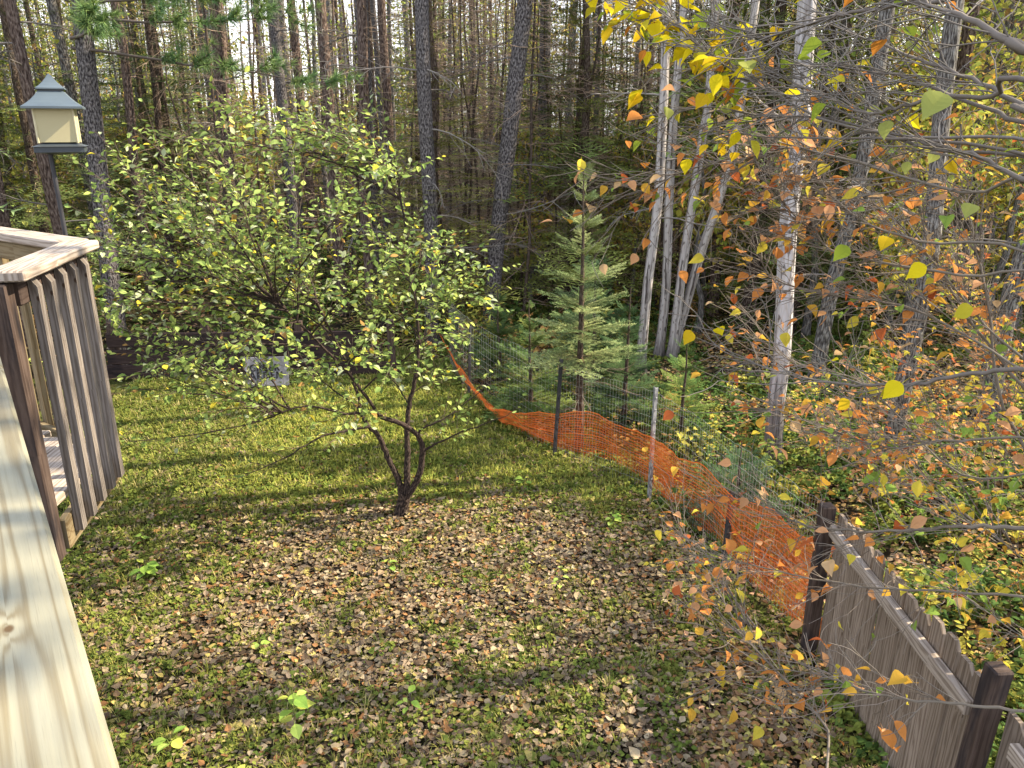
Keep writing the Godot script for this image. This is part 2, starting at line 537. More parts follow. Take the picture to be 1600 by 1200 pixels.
func make_undergrowth() -> void:
	var xs: Array = [[] as Array[Transform3D], [] as Array[Transform3D], [] as Array[Transform3D]]
	var cs: Array = [PackedColorArray(), PackedColorArray(), PackedColorArray()]
	for i in 5200:
		var z := -3.0 - 30.0 * pow(rng.randf(), 1.6)
		var x := rf(-0.72, 0.78) * (absf(z) + 2.0)
		if x < fence_x(z) + 0.25: continue
		if z > -10.6 and x < -1.0: continue
		if pn.get_noise_2d(x * 0.5 + 9.0, z * 0.5) < -0.02 and z > -13.0: continue
		if z < -13.0 and rng.randf() < 0.45: continue
		var k := rng.randi() % 3
		var s := rf(0.5, 1.15) * (1.0 if z > -9.0 else 1.35)
		if x > 1.4 and z > -5.5: s *= 0.7
		xs[k].push_back(Transform3D(Basis(Vector3.UP, rf(0, TAU)).scaled(Vector3.ONE * s), Vector3(x, gh(x, z) - 0.01, z)))
		var q := rng.randf()
		cs[k].push_back((Color(.075, .13, .035) if q < 0.45 else Color(.17, .21, .05) if q < 0.72 else Color(.40, .36, .07) if q < 0.88 else Color(.42, .24, .08)) * rf(1.0, 1.4))
	for k in 3: scatter("undergrowth", T["weed%d" % k].mesh(), M.leaf, xs[k], cs[k])

# ---------------------------------------------------------------- templates
func make_templates() -> void:
	T.oval_a = blade([0.02, 0.24, 0.32, 0.22, 0.0], 0.25, 0.15, 0.1, 0.25)
	T.oval_b = blade([0.02, 0.26, 0.34, 0.24, 0.0], 0.45, 0.35, -0.25, 0.25)
	T.oval_c = blade([0.02, 0.22, 0.31, 0.2, 0.0], -0.15, -0.1, 0.3, 0.25)
	T.heart_a = blade([0.1, 0.34, 0.41, 0.38, 0.27, 0.12, 0.0], 0.25, 0.25, 0.2, 0.5)
	T.heart_b = blade([0.08, 0.32, 0.39, 0.35, 0.24, 0.1, 0.0], 0.55, 0.35, -0.35, 0.5)
	T.lobed_a = lobed(0.35, 0.1)
	T.lobed_b = lobed(0.75, 0.45)
	T.lobed_c = lobed(-0.2, 0.7)
	T.litter_a = blade([0.05, 0.34, 0.40, 0.24, 0.0], 0.35, 0.12)
	T.litter_b = blade([0.05, 0.36, 0.36, 0.18, 0.0], 0.7, -0.3, 0.5)
	T.litter_c = blade([0.1, 0.42, 0.36, 0.2, 0.0], -0.25, 0.35, -0.4)
	T.litter_d = lobed(0.5, 0.3)
	var a := Acc.new()
	for i in 11:
		var d := Vector3(rf(-1, 1), 0, rf(-1, 1))
		var w := d.cross(Vector3.UP).normalized() * rf(0.0016, 0.003)
		var p := d * 0.025
		var h := rf(0.03, 0.085)
		var q := p + d * rf(0.01, 0.03) + Vector3.UP * h * 0.6
		var e := q + d * rf(0.015, 0.05) + Vector3.UP * h * rf(0.1, 0.4)
		a.quad(p - w, q - w, q + w, p + w); a.tri(q - w, e, q + w)
	T.tuft = a
	a = Acc.new()
	for i in 12:
		var d := Vector3(rf(-1, 1), 0, rf(-1, 1)) * 0.055
		var h := rf(0.012, 0.05)
		a.keep(T.oval_a if i % 2 else T.heart_a, aim(d * 0.5 + Vector3.UP * h, d + Vector3.UP * rf(-0.02, 0.02), Vector3(rf(-.4, .4), 1, rf(-.4, .4)), rf(0.018, 0.038)))
	T.clover = a
	for k in 3:
		a = Acc.new()
		for s in 3:
			var p := wander(Vector3(rf(-.04, .04), 0, rf(-.04, .04)), Vector3(rf(-.5, .5), 1, rf(-.5, .5)), rf(0.2, 0.42), 5, 0.15, 0.0)
			for i in p.size() - 1:
				var w := Vector3(0.0018, 0, 0.0018)
				a.quad(p[i] - w, p[i + 1] - w, p[i + 1] + w, p[i] + w, Color(.35, .26, .18))
				for q in 3:
					var d := Vector3(rf(-1, 1), rf(-.15, .3), rf(-1, 1)).normalized()
					var g := rf(0.7, 1.2)
					var t: Acc = [T.oval_a, T.heart_b, T.lobed_a][k]
					a.stamp(t, aim(p[i + 1] + d * 0.02, d, Vector3(rf(-.4, .4), 1, rf(-.4, .4)), rf(0.04, 0.075)), Color(g, g, g))
		T["weed%d" % k] = a
	# a conifer bough, 1 long towards +y, flat in x, upper side +z; needles are thin blades set along every twig
	for k in 3:
		T["bough%d" % k] = bough(0.045, 9, 0.05, 0.016, 0.05)
		T["fine%d" % k] = bough(0.03, 11, 0.05, 0.019, 0.03)
	a = Acc.new()
	for i in 34:
		var d := Vector3(rf(-1, 1), rf(0.2, 1.5), rf(-1, 1)).normalized()
		var w := d.cross(Vector3(rf(-1, 1), rf(-1, 1), rf(-1, 1))).normalized() * 0.0022
		a.tri(w, d * rf(0.06, 0.105), -w)
	T.needle_tuft = a

func bough(step: float, n_side: int, needle: float, width: float, tip_up: float) -> Acc:
	var a := Acc.new()
	var brown := Color(.13, .085, .055)
	a.tri(Vector3(-0.008, 0, 0), Vector3(0, 1, tip_up), Vector3(0.008, 0, 0), brown)
	var rows: Array = [[Vector3(0, 0.12, 0), Vector3(0, 1, tip_up)]]
	for i in n_side:
		for s in [-1.0, 1.0]:
			if rng.randf() < 0.1: continue
			var t := (i + rf(0.2, 0.8)) / n_side
			var p := Vector3(0, 0.1 + 0.85 * t, tip_up * t)
			var l := (0.44 * (1.0 - t) + 0.06) * rf(0.65, 1.15)
			rows.push_back([p, p + Vector3(s * l * rf(0.62, 0.85), l * rf(0.6, 0.85), rf(-0.08, 0.06) * l * 2.0)])
	for r in rows:
		var p: Vector3 = r[0]
		var d: Vector3 = r[1] - p
		var l := d.length()
		d /= l
		var side := d.cross(Vector3.BACK).normalized()
		var q := 0.0
		while q < l:
			var b := p + d * q
			for s in [-1.0, 1.0]:
				var g := rf(0.7, 1.1) + 0.5 * pow(q / l, 3.0)
				var e: Vector3 = b + (side * s * rf(0.7, 1.1) + d * rf(0.5, 0.9) + Vector3.BACK * rf(-0.25, 0.5)) * needle
				a.tri(b - d * width * 0.5, e, b + d * width * 0.5, Color(g, g, g * 0.95))
			q += step
	return a

# ---------------------------------------------------------------- plants
class Plant:
	var wood := Acc.new()
	var twigs := Acc.new()
	var leaves: Array = []     # [transform, palette index, template index]

func put_leaves(root: Node3D, pl: Plant, shapes: Array, pal: Array, singles: int, back := 0.75) -> void:
	# the leaves that show largest become parts, the rest one part
	var order: Array = []
	for i in pl.leaves.size():
		var t: Transform3D = pl.leaves[i][0]
		var p := root.transform * t.origin
		order.push_back([-(t.basis.y.length() / p.distance_to(EYE) if seen(p) else 0.0), i])
	order.sort()
	var ms: Array = []
	for s in shapes: ms.push_back(s.mesh())
	var lm: Array = []
	for c in pal: lm.push_back(leaf_mat((c as Color).linear_to_srgb(), back))
	var a := Acc.new()
	for k in order.size():
		var e: Array = pl.leaves[order[k][1]]
		if k < singles:
			var o := part("leaf", ms[e[2]], lm[e[1]], root)
			o.transform = e[0]
		else:
			var g := rf(0.8, 1.2)
			var c: Color = pal[e[1]]
			a.stamp(shapes[e[2]], e[0], Color(c.r * g, c.g * g, c.b * g))
	if a.v.size(): part("foliage", a.mesh(), leaf_mat(Color.WHITE, back), root, "stuff")

func pick(weights: Array) -> int:
	var q := rng.randf()
	for i in weights.size():
		q -= weights[i]
		if q <= 0.0: return i
	return weights.size() - 1

func make_yard_tree() -> void:
	var b := Vector3(-0.9, 0, -5.71)
	var root := thing("apple_tree", "small green leafed tree with three dark stems on the leaf covered lawn", "tree", b)
	var pl := Plant.new()
	var w := [.32, .26, .16, .12, .035, .02, .085]
	var pal := [Color(.20, .28, .075), Color(.29, .37, .11), Color(.42, .48, .12), Color(.38, .42, .25), Color(.64, .54, .06), Color(.40, .24, .08), Color(.14, .20, .065)]
	var stems := {
		"L": [[0.015, .19, .01], [-.013, .331, .01], [-.082, .534, .03], [-.128, .709, .06], [-.197, .805, .09], [-.254, .938, .11], [-.261, 1.067, .11], [-.34, 1.36, .13], [-.5, 1.8, .2]],
		"M": [[0.045, .18, .01], [.071, .45, -.01], [.07, .63, -.04], [.078, .808, -.07], [.108, .988, -.09], [.149, 1.135, -.09], [.186, 1.491, -.14], [.13, 2.07, -.2], [.05, 2.7, -.25]],
		"R": [[0.07, .19, .01], [.158, .352, .03], [.2, .574, .06], [.172, .745, .11], [.055, .888, .21], [-.036, .933, .26], [-.091, 1.012, .31], [-.24, 1.305, .41], [-.353, 1.476, .46], [-.654, 1.9, .61]],
		"R2": [[.172, .745, .11], [.218, .803, .11], [.376, .868, .09], [.51, .949, .01], [.741, 1.109, -.09]],
		"R3": [[.216, .596, .06], [.343, .692, .11], [.577, .832, .21], [.86, .955, .25]],
		"L2": [[-.19, .81, .1], [-.378, .816, .21], [-.524, .81, .31], [-.737, .732, .51], [-.991, .642, .61]],
		"L3": [[-.254, .93, .11], [-.382, .918, .11], [-.532, 1.006, .21], [-.684, 1.042, .31], [-.952, .965, .41], [-1.383, .906, .51], [-1.825, .857, .51]],
	}
	var tr := Acc.new()
	tube(tr, PackedVector3Array([Vector3(0.0, -0.06, 0), Vector3(0.0, 0.0, 0), Vector3(0.012, .07, 0), Vector3(.03, .14, .005), Vector3(.043, .22, .01)]), PackedFloat32Array([.076, .062, .051, .05, .043]), 12, Color.WHITE, 0.35)
	part("trunk", tr.mesh(), M.apple, root)
	var starts: Array = []
	for k in stems:
		var p: Array = []
		for e in stems[k]: p.push_back(Vector3(e[0], e[1], e[2]))
		var q := smooth_path(p, 5)
		for i in q.size(): q[i] += Vector3(rf(-.006, .006), rf(-.004, .004), rf(-.006, .006))
		var main: bool = k in ["L", "M", "R"]
		var r := taper(q.size(), 0.028 if main else 0.011, 0.007 if main else 0.0025)
		var a := Acc.new()
		tube(a, q, r, 9 if main else 6, Color.WHITE, 0.3)
		part("stem" if main else "branch", a.mesh(), M.apple, root)
		for i in range(int(q.size() * (0.42 if main else 0.3)), q.size() if main else int(q.size() * 0.62)): starts.push_back(q[i])
		if not main:
			for i in range(3, q.size()):
				if rng.randf() < 0.6: shoot(pl, q[i], (q[i] - q[i - 1]).normalized(), rf(0.15, 0.3), w, 0.5)
	# limbs fan out to an ellipsoid that leans to the left
	var c := Vector3(-0.68, 1.98, 0.12)
	var n := 84
	for i in n:
		var f := (i + 0.5) / n
		var y := 1.0 - 1.72 * f
		var th := i * 2.39996
		var rad := sqrt(1.0 - y * y)
		var q := c + Vector3(rad * cos(th) * 1.5, y * 1.28, rad * sin(th) * 1.2) * rf(0.8, 1.02)
		if q.x > 0.25: q.y = minf(q.y, 2.5 - q.x * 0.9)
		var best: Vector3 = starts[0]
		var bd := 1e9
		for s in starts:
			var d: float = s.distance_to(q) + maxf(0.0, s.y - q.y + 0.15) * 2.5 + rng.randf() * 0.25
			if d < bd: bd = d; best = s
		var mid := best.lerp(q, 0.5) + Vector3(rf(-.05, .05), rf(0.0, 0.10), rf(-.05, .05))
		var pa := PackedVector3Array()
		for s in 13:
			var t := s / 12.0
			pa.push_back(best * (1 - t) * (1 - t) + mid * 2 * t * (1 - t) + q * t * t + Vector3(rf(-.008, .008), rf(-.008, .008), rf(-.008, .008)))
		var l := best.distance_to(q)
		var a := Acc.new()
		tube(a, pa, taper(13, 0.003 + 0.0045 * l, 0.0018), 5)
		part("branch", a.mesh(), M.apple, root)
		var steps := int(l / 0.058)
		for s in range(2, steps + 1):
			var t := clampf((s + rf(-.4, .4)) / steps, 0.1, 1.0)
			var k := mini(int(t * 12), 11)
			shoot(pl, pa[k].lerp(pa[k + 1], t * 12 - k), (pa[k + 1] - pa[k]).normalized(), rf(0.14, 0.42), w, 1.0)
	part("twigs", pl.wood.mesh(), M.twig, root, "stuff")
	put_leaves(root, pl, [T.oval_a, T.oval_b, T.oval_c], pal, 300)

func shoot(pl: Plant, p: Vector3, d: Vector3, l: float, w: Array, leafy: float) -> void:
	var side := d.cross(Vector3(rf(-1, 1), rf(-1, 1), rf(-1, 1))).normalized()
	var dir := (d * rf(0.8, 1.3) + side * rf(0.4, 0.9) + Vector3.UP * 0.1).normalized()
	var pa := wander(p, dir, l, 4, 0.13, 0.03)
	tube(pl.wood, pa, taper(5, 0.0026, 0.0012), 3, Color(.085, .065, .05) * rf(0.7, 1.5))
	var n := int(l / 0.036 * leafy) + 1
	for i in n:
		if rng.randf() < 0.12: continue
		var t := (i + 0.6) / n
		var k := mini(int(t * 4), 3)
		var q := pa[k].lerp(pa[k + 1], t * 4 - k)
		var out := (dir * 0.6 + Vector3(rf(-1, 1), rf(-.55, .35), rf(-1, 1))).normalized()
		pl.leaves.push_back([aim(q + out * 0.015, out, Vector3(rf(-.7, .7), 1, rf(-.7, .7)), rf(0.032, 0.059)), pick(w), rng.randi() % 3])

# a bare or leafy branch along given points, with side twigs; colours from a palette
func spray(pl: Plant, pts: Array, r0: float, r1: float, every: float, tw: float, leaf_p: float, w: Array, size: float, col: Color, shapes := 3, from_t := 0.1) -> void:
	var q := smooth_path(pts, 5)
	var jit := r0 * 0.5
	for i in range(1, q.size()): q[i] += Vector3(rf(-jit, jit), rf(-jit, jit), rf(-jit, jit))
	tube(pl.wood, q, taper(q.size(), r0, r1), 7, col, 0.18)
	var l := 0.0
	for i in q.size() - 1: l += q[i].distance_to(q[i + 1])
	var n := int(l / every)
	for s in n:
		var t := from_t + (1.0 - from_t) * (s + rng.randf()) / n
		var k := mini(int(t * (q.size() - 1)), q.size() - 2)
		var d := (q[k + 1] - q[k]).normalized()
		twig(pl, q[k].lerp(q[k + 1], rng.randf()), (d + Vector3(rf(-.9, .9), rf(-.7, .8), rf(-.9, .9))).normalized(), tw * rf(0.4, 1.2), r1 * 1.3, leaf_p, w, size, col, shapes, 1)

func twig(pl: Plant, p: Vector3, d: Vector3, l: float, r: float, leaf_p: float, w: Array, size: float, col: Color, shapes: int, deep: int) -> void:
	var pa := wander(p, d, l, 5, 0.22, 0.01)
	tube(pl.wood, pa, taper(6, maxf(r, 0.0016), 0.001), 4, col * rf(0.75, 1.3))
	for i in range(1, 6):
		var out := (d * 0.5 + Vector3(rf(-1, 1), rf(-.8, .3), rf(-1, 1))).normalized()
		if rng.randf() < leaf_p:
			pl.leaves.push_back([aim(pa[i] + out * size * 0.4, out, Vector3(rf(-.8, .8), 1, rf(-.8, .8)), size * rf(0.7, 1.25)), pick(w), rng.randi() % shapes])
		if deep > 0 and rng.randf() < 0.42:
			twig(pl, pa[i], (d + out * 0.9).normalized(), l * rf(0.3, 0.6), r * 0.7, leaf_p, w, size, col, shapes, deep - 1)

func pts3(a: Array) -> Array:
	var o: Array = []
	for i in range(0, a.size(), 3): o.push_back(Vector3(a[i], a[i + 1], a[i + 2]))
	return o

func trunk_mesh(top: Vector3, r0: float, r1: float, k: int, rings: int, ridge: float, bend := 0.05, flare := 1.5) -> ArrayMesh:
	var a := Acc.new()
	var p := PackedVector3Array()
	var r := PackedFloat32Array()
	var o := rf(0, 100)
	for i in rings + 1:
		var t := pow(float(i) / rings, 1.35)
		p.push_back(top * t + Vector3(wn.get_noise_1d(o + t * 40.0), 0, wn.get_noise_1d(o + 300 + t * 40.0)) * bend * minf(1.0, t * 6.0) - (Vector3.UP * 0.12 if i == 0 else Vector3.ZERO))
		r.push_back(lerpf(r0, r1, t) * (1.0 + (flare - 1.0) * exp(-t * top.y / 0.16)))
	tube(a, p, r, k, Color.WHITE, 0.12, ridge)
	return a.mesh()

func dead_branches(h0: float, h1: float, n: int, l: float, r: float, col: Color, droop := -0.05, fork := 3) -> ArrayMesh:
	var a := Acc.new()
	for i in n:
		var y := rf(h0, h1)
		var th := rf(0, TAU)
		var d := Vector3(cos(th), rf(-0.35, 0.35), sin(th)).normalized()
		var len := l * rf(0.35, 1.1)
		var pa := wander(Vector3(0, y, 0), d, len, 5, 0.16, droop)
		var c := col * rf(0.6, 1.35)
		tube(a, pa, taper(6, r * rf(0.6, 1.1), 0.0018), 4, c)
		for s in fork:
			var k := rng.randi_range(1, 5)
			var e := (d + Vector3(rf(-.8, .8), rf(-.6, .5), rf(-.8, .8))).normalized()
			tube(a, wander(pa[k], e, len * rf(0.2, 0.5), 3, 0.25, droop), taper(4, 0.003, 0.0015), 3, c)
	return a.mesh()

# crown of drooping boughs between two heights; shape 0 cone, 1 column
func conifer_crown(h0: float, h1: float, reach: float, n: int, kind: String, base: Color, tip: Color, pitch0: float, pitch1: float, gaps := 0.0, pow_ := 1.0, whorl := 0.0) -> ArrayMesh:
	var a := Acc.new()
	var th := rf(0, TAU)
	for i in n:
		th += 2.39996 + rf(-.4, .4)
		if rng.randf() < gaps: continue
		var t := (i + rng.randf()) / n
		t = 1.0 - pow(1.0 - t, 0.75)
		var y := lerpf(h0, h1, t)
		if whorl > 0.0 and rng.randf() < 0.9: y = clampf(roundf(y / whorl) * whorl + rf(-.02, .02), h0, h1)
		var l := reach * pow(1.0 - t, pow_) * rf(0.7, 1.1) + 0.06
		var pitch := lerpf(pitch0, pitch1, t) + rf(-.15, .15)
		var d := Vector3(cos(th) * cos(pitch), sin(pitch), sin(th) * cos(pitch))
		var g := rf(0.7, 1.2)
		var col := base.lerp(tip, pow(rng.randf(), 2.0))
		var t2: Acc = T[kind + str(rng.randi() % 3)]
		var tinted: PackedColorArray = t2.c.duplicate()
		for k in tinted.size():
			var e: Color = tinted[k]
			tinted[k] = Color(e.r * col.r * g, e.g * col.g * g, e.b * col.b * g) if e.r > 0.2 else e
		a.v.append_array(aim(Vector3(0, y, 0), d, Vector3.UP, l) * t2.v)
		a.c.append_array(tinted)
	return a.mesh()

func leafy_crown(h0: float, h1: float, reach: float, n: int, pal: Array, size: float, wood: Acc) -> ArrayMesh:
	var a := Acc.new()
	for i in n:
		var y := rf(h0, h1)
		var th := rf(0, TAU)
		var d := Vector3(cos(th), rf(0.1, 0.9), sin(th)).normalized()
		var pa := wander(Vector3(0, y, 0), d, reach * rf(0.4, 1.1), 6, 0.2, 0.02)
		tube(wood, pa, taper(7, 0.009, 0.002), 4, Color(.11, .095, .08))
		for s in 26:
			var k := rng.randi_range(2, 6)
			var g := rf(0.7, 1.25)
			var c: Color = pal[rng.randi() % pal.size()]
			var off := Vector3(rf(-1, 1), rf(-.8, .8), rf(-1, 1)) * reach * 0.22
			a.stamp(T.heart_a if s % 2 else T.oval_b, aim(pa[k] + off, Vector3(rf(-1, 1), rf(-1, .3), rf(-1, 1)), Vector3(rf(-.8, .8), 1, rf(-.8, .8)), size * rf(0.7, 1.2)), Color(c.r * g, c.g * g, c.b * g))
	return a.mesh()

# ---------------------------------------------------------------- branches that reach in over the fence
func make_overhang() -> void:
	var near := {
		"a": [0.98, 3.11, -1.50, 0.93, 3.14, -1.55, 0.88, 3.20, -1.65, 0.86, 3.23, -1.75, 0.87, 3.29, -1.90],
		"b": [1.06, 3.01, -1.60, 1.05, 3.04, -1.70, 1.01, 3.10, -1.85, 0.96, 3.15, -2.00, 0.88, 3.23, -2.20, 0.82, 3.30, -2.35],
		"c": [1.09, 3.22, -1.70, 0.92, 3.26, -1.90, 0.79, 3.25, -2.00, 0.74, 3.24, -2.05, 0.66, 3.22, -2.20, 0.60, 3.24, -2.30, 0.56, 3.28, -2.40],
		"d": [1.05, 3.07, -1.60, 1.01, 3.06, -1.75, 0.94, 3.06, -1.85, 0.88, 3.04, -1.90, 0.85, 3.03, -2.00, 0.79, 3.07, -2.10, 0.73, 3.12, -2.25, 0.69, 3.16, -2.35],
		"e": [1.14, 2.98, -1.70, 1.05, 3.03, -1.80, 0.99, 3.08, -1.95, 0.94, 3.12, -2.05, 0.87, 3.13, -2.15, 0.82, 3.16, -2.30, 0.75, 3.23, -2.50],
		"f": [1.28, 2.92, -1.90, 1.03, 2.97, -2.20, 1.02, 2.99, -2.25, 0.90, 3.06, -2.40, 0.84, 3.08, -2.50, 0.74, 3.15, -2.60, 0.63, 3.22, -2.70],
		"g": [1.29, 2.91, -1.90, 1.12, 2.94, -2.15, 0.93, 3.02, -2.40, 0.77, 3.03, -2.50, 0.61, 3.06, -2.65, 0.50, 3.04, -2.80],
		"h": [1.23, 2.86, -1.80, 1.17, 2.88, -1.85, 1.12, 2.93, -1.95, 1.07, 2.95, -2.05, 1.00, 2.97, -2.15, 0.78, 2.97, -2.50, 0.61, 3.00, -2.70],
		"m": [1.25, 2.49, -1.70, 1.20, 2.46, -1.75, 1.14, 2.42, -1.85, 1.06, 2.36, -1.95, 0.99, 2.34, -2.00, 0.92, 2.31, -2.10, 0.83, 2.30, -2.20, 0.77, 2.30, -2.30, 0.67, 2.32, -2.40],
		"y": [1.34, 2.95, -2.00, 1.11, 2.97, -2.20, 0.91, 3.01, -2.35, 0.75, 3.10, -2.45, 0.60, 3.19, -2.50, 0.50, 3.28, -2.55, 0.39, 3.34, -2.60],
	}
	var r0 := {"a": .011, "b": .007, "c": .006, "d": .006, "e": .0055, "f": .0045, "g": .005, "h": .0075, "m": .0075, "y": .0045}
	var base := Vector3(2.05, 0, -1.55)
	var root := thing("overhanging_birch", "near birch whose bare grey branches and few yellow leaves cross the upper right corner", "tree", base)
	part("trunk", trunk_mesh(Vector3(0.05, 5.2, 0.1), 0.055, 0.02, 10, 20, 0.1), M.grey, root)
	var pal := [Color(.74, .60, .02), Color(.62, .42, .02), Color(.27, .34, .04), Color(.46, .18, .03), Color(.50, .44, .04), Color(.34, .37, .10)]
	var pl := Plant.new()
	for k in near:
		var p := pts3(near[k])
		for i in p.size(): p[i] -= base
		var first: Vector3 = p[0]
		p.push_front(Vector3(0.02, first.y - 0.3, 0.02))
		var one := Plant.new()
		one.leaves = pl.leaves
		if k == "y": spray(one, p, r0[k], 0.0018, 0.045, 0.22, 0.22, [.55, .2, .1, .08, .07], 0.05, Color(.2, .18, .16), 2, 0.5)
		else: spray(one, p, r0[k], 0.0016, 0.08, 0.27, 0.026, [.3, .15, .2, .15, .1, .1], 0.045, Color(.165, .145, .125), 2, 0.35)
		part("branch", one.wood.mesh(), M.twig, root)
	# single leaves close to the eye
	for e in [[0.905, 3.065, -1.75, 0.075, 5, 0.5], [1.06, 2.66, -2.0, 0.055, 0, -0.3], [1.0, 2.72, -2.1, 0.05, 1, 0.8], [0.94, 2.68, -2.2, 0.055, 2, 0.2], [1.02, 2.36, -1.95, 0.06, 0, 0.1], [1.2, 2.55, -2.0, 0.055, 4, -0.6], [1.12, 2.82, -1.95, 0.05, 5, 0.9]]:
		pl.leaves.push_back([aim(Vector3(e[0], e[1], e[2]) - base, Vector3(-0.7, -0.55, e[5]), Vector3(-.3, .6, .8), e[3]), e[4], 0])
	put_leaves(root, pl, [T.heart_a, T.heart_b], pal, 300, 0.9)

	var mid := {
		"i": [1.52, 2.78, -2.20, 1.34, 2.81, -2.40, 0.96, 2.93, -2.70, 0.86, 2.90, -2.80, 0.70, 2.87, -2.95, 0.49, 2.76, -3.10],
		"j": [1.86, 2.44, -2.60, 1.61, 2.49, -2.80, 1.25, 2.54, -3.00, 1.19, 2.61, -3.10, 1.12, 2.66, -3.15, 1.05, 2.77, -3.20, 1.03, 2.91, -3.30],
		"k": [1.77, 2.52, -2.50, 1.44, 2.61, -2.80, 1.26, 2.69, -2.95, 1.18, 2.79, -3.05, 1.14, 2.86, -3.10, 1.12, 2.96, -3.20],
		"l": [1.93, 2.12, -2.60, 1.81, 2.18, -2.65, 1.59, 2.31, -2.85, 1.47, 2.35, -2.95, 1.33, 2.35, -3.10, 1.17, 2.37, -3.20, 1.10, 2.39, -3.30, 1.06, 2.47, -3.35],
		"n": [1.91, 1.90, -2.50, 1.66, 1.89, -2.70, 1.51, 1.80, -2.85, 1.38, 1.80, -2.95, 1.24, 1.83, -3.05, 1.11, 1.86, -3.20],
		"o": [1.74, 1.78, -2.20, 1.68, 1.74, -2.30, 1.58, 1.70, -2.40, 1.47, 1.63, -2.50, 1.33, 1.57, -2.60, 1.20, 1.50, -2.75, 1.08, 1.49, -2.90, 0.96, 1.50, -3.05],
		"p": [1.55, 1.42, -1.80, 1.47, 1.40, -1.85, 1.36, 1.34, -1.95, 1.26, 1.27, -2.05, 1.21, 1.21, -2.15, 1.15, 1.17, -2.25, 1.09, 1.13, -2.35, 0.98, 1.03, -2.50, 0.84, 0.90, -2.60],
		"q": [1.16, 0.84, -2.10, 1.14, 0.93, -2.30, 1.08, 0.96, -2.45, 0.99, 1.00, -2.65, 0.91, 1.06, -2.85, 0.89, 1.12, -3.00],
		"r": [1.88, 1.42, -2.30, 1.65, 1.37, -2.50, 1.45, 1.26, -2.70, 1.25, 1.21, -2.85, 1.08, 1.15, -3.05, 0.88, 1.08, -3.30, 0.82, 1.14, -3.45],
		"s": [2.20, 1.78, -2.90, 1.94, 2.12, -3.00, 1.71, 2.44, -3.10, 1.64, 2.68, -3.20, 1.62, 2.87, -3.30],
		"t": [2.27, 1.49, -2.90, 1.94, 1.94, -2.90, 1.83, 2.34, -2.95, 1.76, 2.58, -3.00, 1.69, 2.81, -3.05],
		"u": [2.02, 2.01, -2.70, 1.80, 2.28, -2.90, 1.59, 2.53, -3.00, 1.44, 2.69, -3.10, 1.25, 2.75, -3.20, 1.03, 2.66, -3.40],
		"v": [2.24, 1.61, -2.90, 1.94, 1.57, -3.10, 1.61, 1.88, -3.40, 1.38, 1.91, -3.60, 1.25, 1.98, -3.70],
	}
	base = Vector3(2.75, 0, -2.7)
	root = thing("leafy_sapling", "many stemmed sapling with orange leaves and grey twigs beside the board fence", "sapling", base)
	var mp := [Color(.54, .22, .06), Color(.58, .31, .15), Color(.58, .34, .05), Color(.44, .12, .04), Color(.56, .46, .06), Color(.22, .32, .06), Color(.56, .38, .20)]
	pl = Plant.new()
	var wt := [.30, .22, .17, .08, .11, .05, .07]
	for k in mid:
		var p := pts3(mid[k])
		for i in p.size(): p[i] -= base
		var first: Vector3 = p[0]
		p.push_front(Vector3(first.x * 0.35, first.y * 0.55, first.z * 0.35))
		p.push_front(Vector3(rf(-.05, .05), -0.03, rf(-.05, .05)))
		var one := Plant.new()
		one.leaves = pl.leaves
		var low: bool = k in ["o", "p", "q", "r"]
		spray(one, p, 0.011 if k in ["s", "t", "o"] else 0.0065, 0.0015, 0.085 if low else 0.06, 0.3 if low else 0.34, 0.075 if low else 0.075, wt, 0.052, Color(.18, .15, .12), 3, 0.4)
		part("branch", one.wood.mesh(), M.twig, root)
	put_leaves(root, pl, [T.heart_a, T.heart_b, T.oval_b], mp, 300, 0.85)

	# leafier bushes further in, orange to yellow
	for e in [
		[Vector3(3.75, 0, -5.3), "orange and salmon leaved bush growing beyond the white birch", 12, 2.6, wt, Vector3(-0.85, 0.75, -0.1), 0.2],
		[Vector3(3.05, 0, -5.9), "low rusty leaved bush at the right of the white birch foot", 7, 1.2, wt, Vector3(0.1, 1.0, 0.1), 0.2],
		[Vector3(1.5, 0, -4.15), "thin seedling with rusty leaves in front of the orange netting", 5, 0.8, wt, Vector3(-0.75, 0.8, -0.3), 0.2],
		[Vector3(3.6, 0, -3.5), "yellow and green leaved bush behind the board fence", 10, 2.2, [.03, .05, .2, .02, .4, .25, .05], Vector3(-0.4, 0.9, 0), 0.26],
		[Vector3(4.9, 0, -6.2), "tall tangle of yellow leaved twigs behind the leaning dark trunk", 13, 3.4, [.08, .08, .2, .04, .38, .16, .06], Vector3(-0.35, 1, 0), 0.22]]:
		var o := thing("autumn_bush", e[1], "bush", e[0])
		var bp := Plant.new()
		for i in e[2]:
			var d: Vector3 = (e[5] + Vector3(rf(-.6, .6), rf(-.3, .3), rf(-.6, .6))).normalized()
			var pa := wander(Vector3(rf(-.06, .06), -0.02, rf(-.06, .06)), d, e[3] * rf(0.6, 1.1), 6, 0.14, 0.02)
			spray(bp, Array(pa), 0.006, 0.0016, 0.09, 0.38, e[6], e[4], 0.05, Color(.17, .15, .13), 3, 0.3)
		part("stems", bp.wood.mesh(), M.twig, o)
		put_leaves(o, bp, [T.heart_b, T.lobed_b, T.heart_a], mp, 60, 0.85)

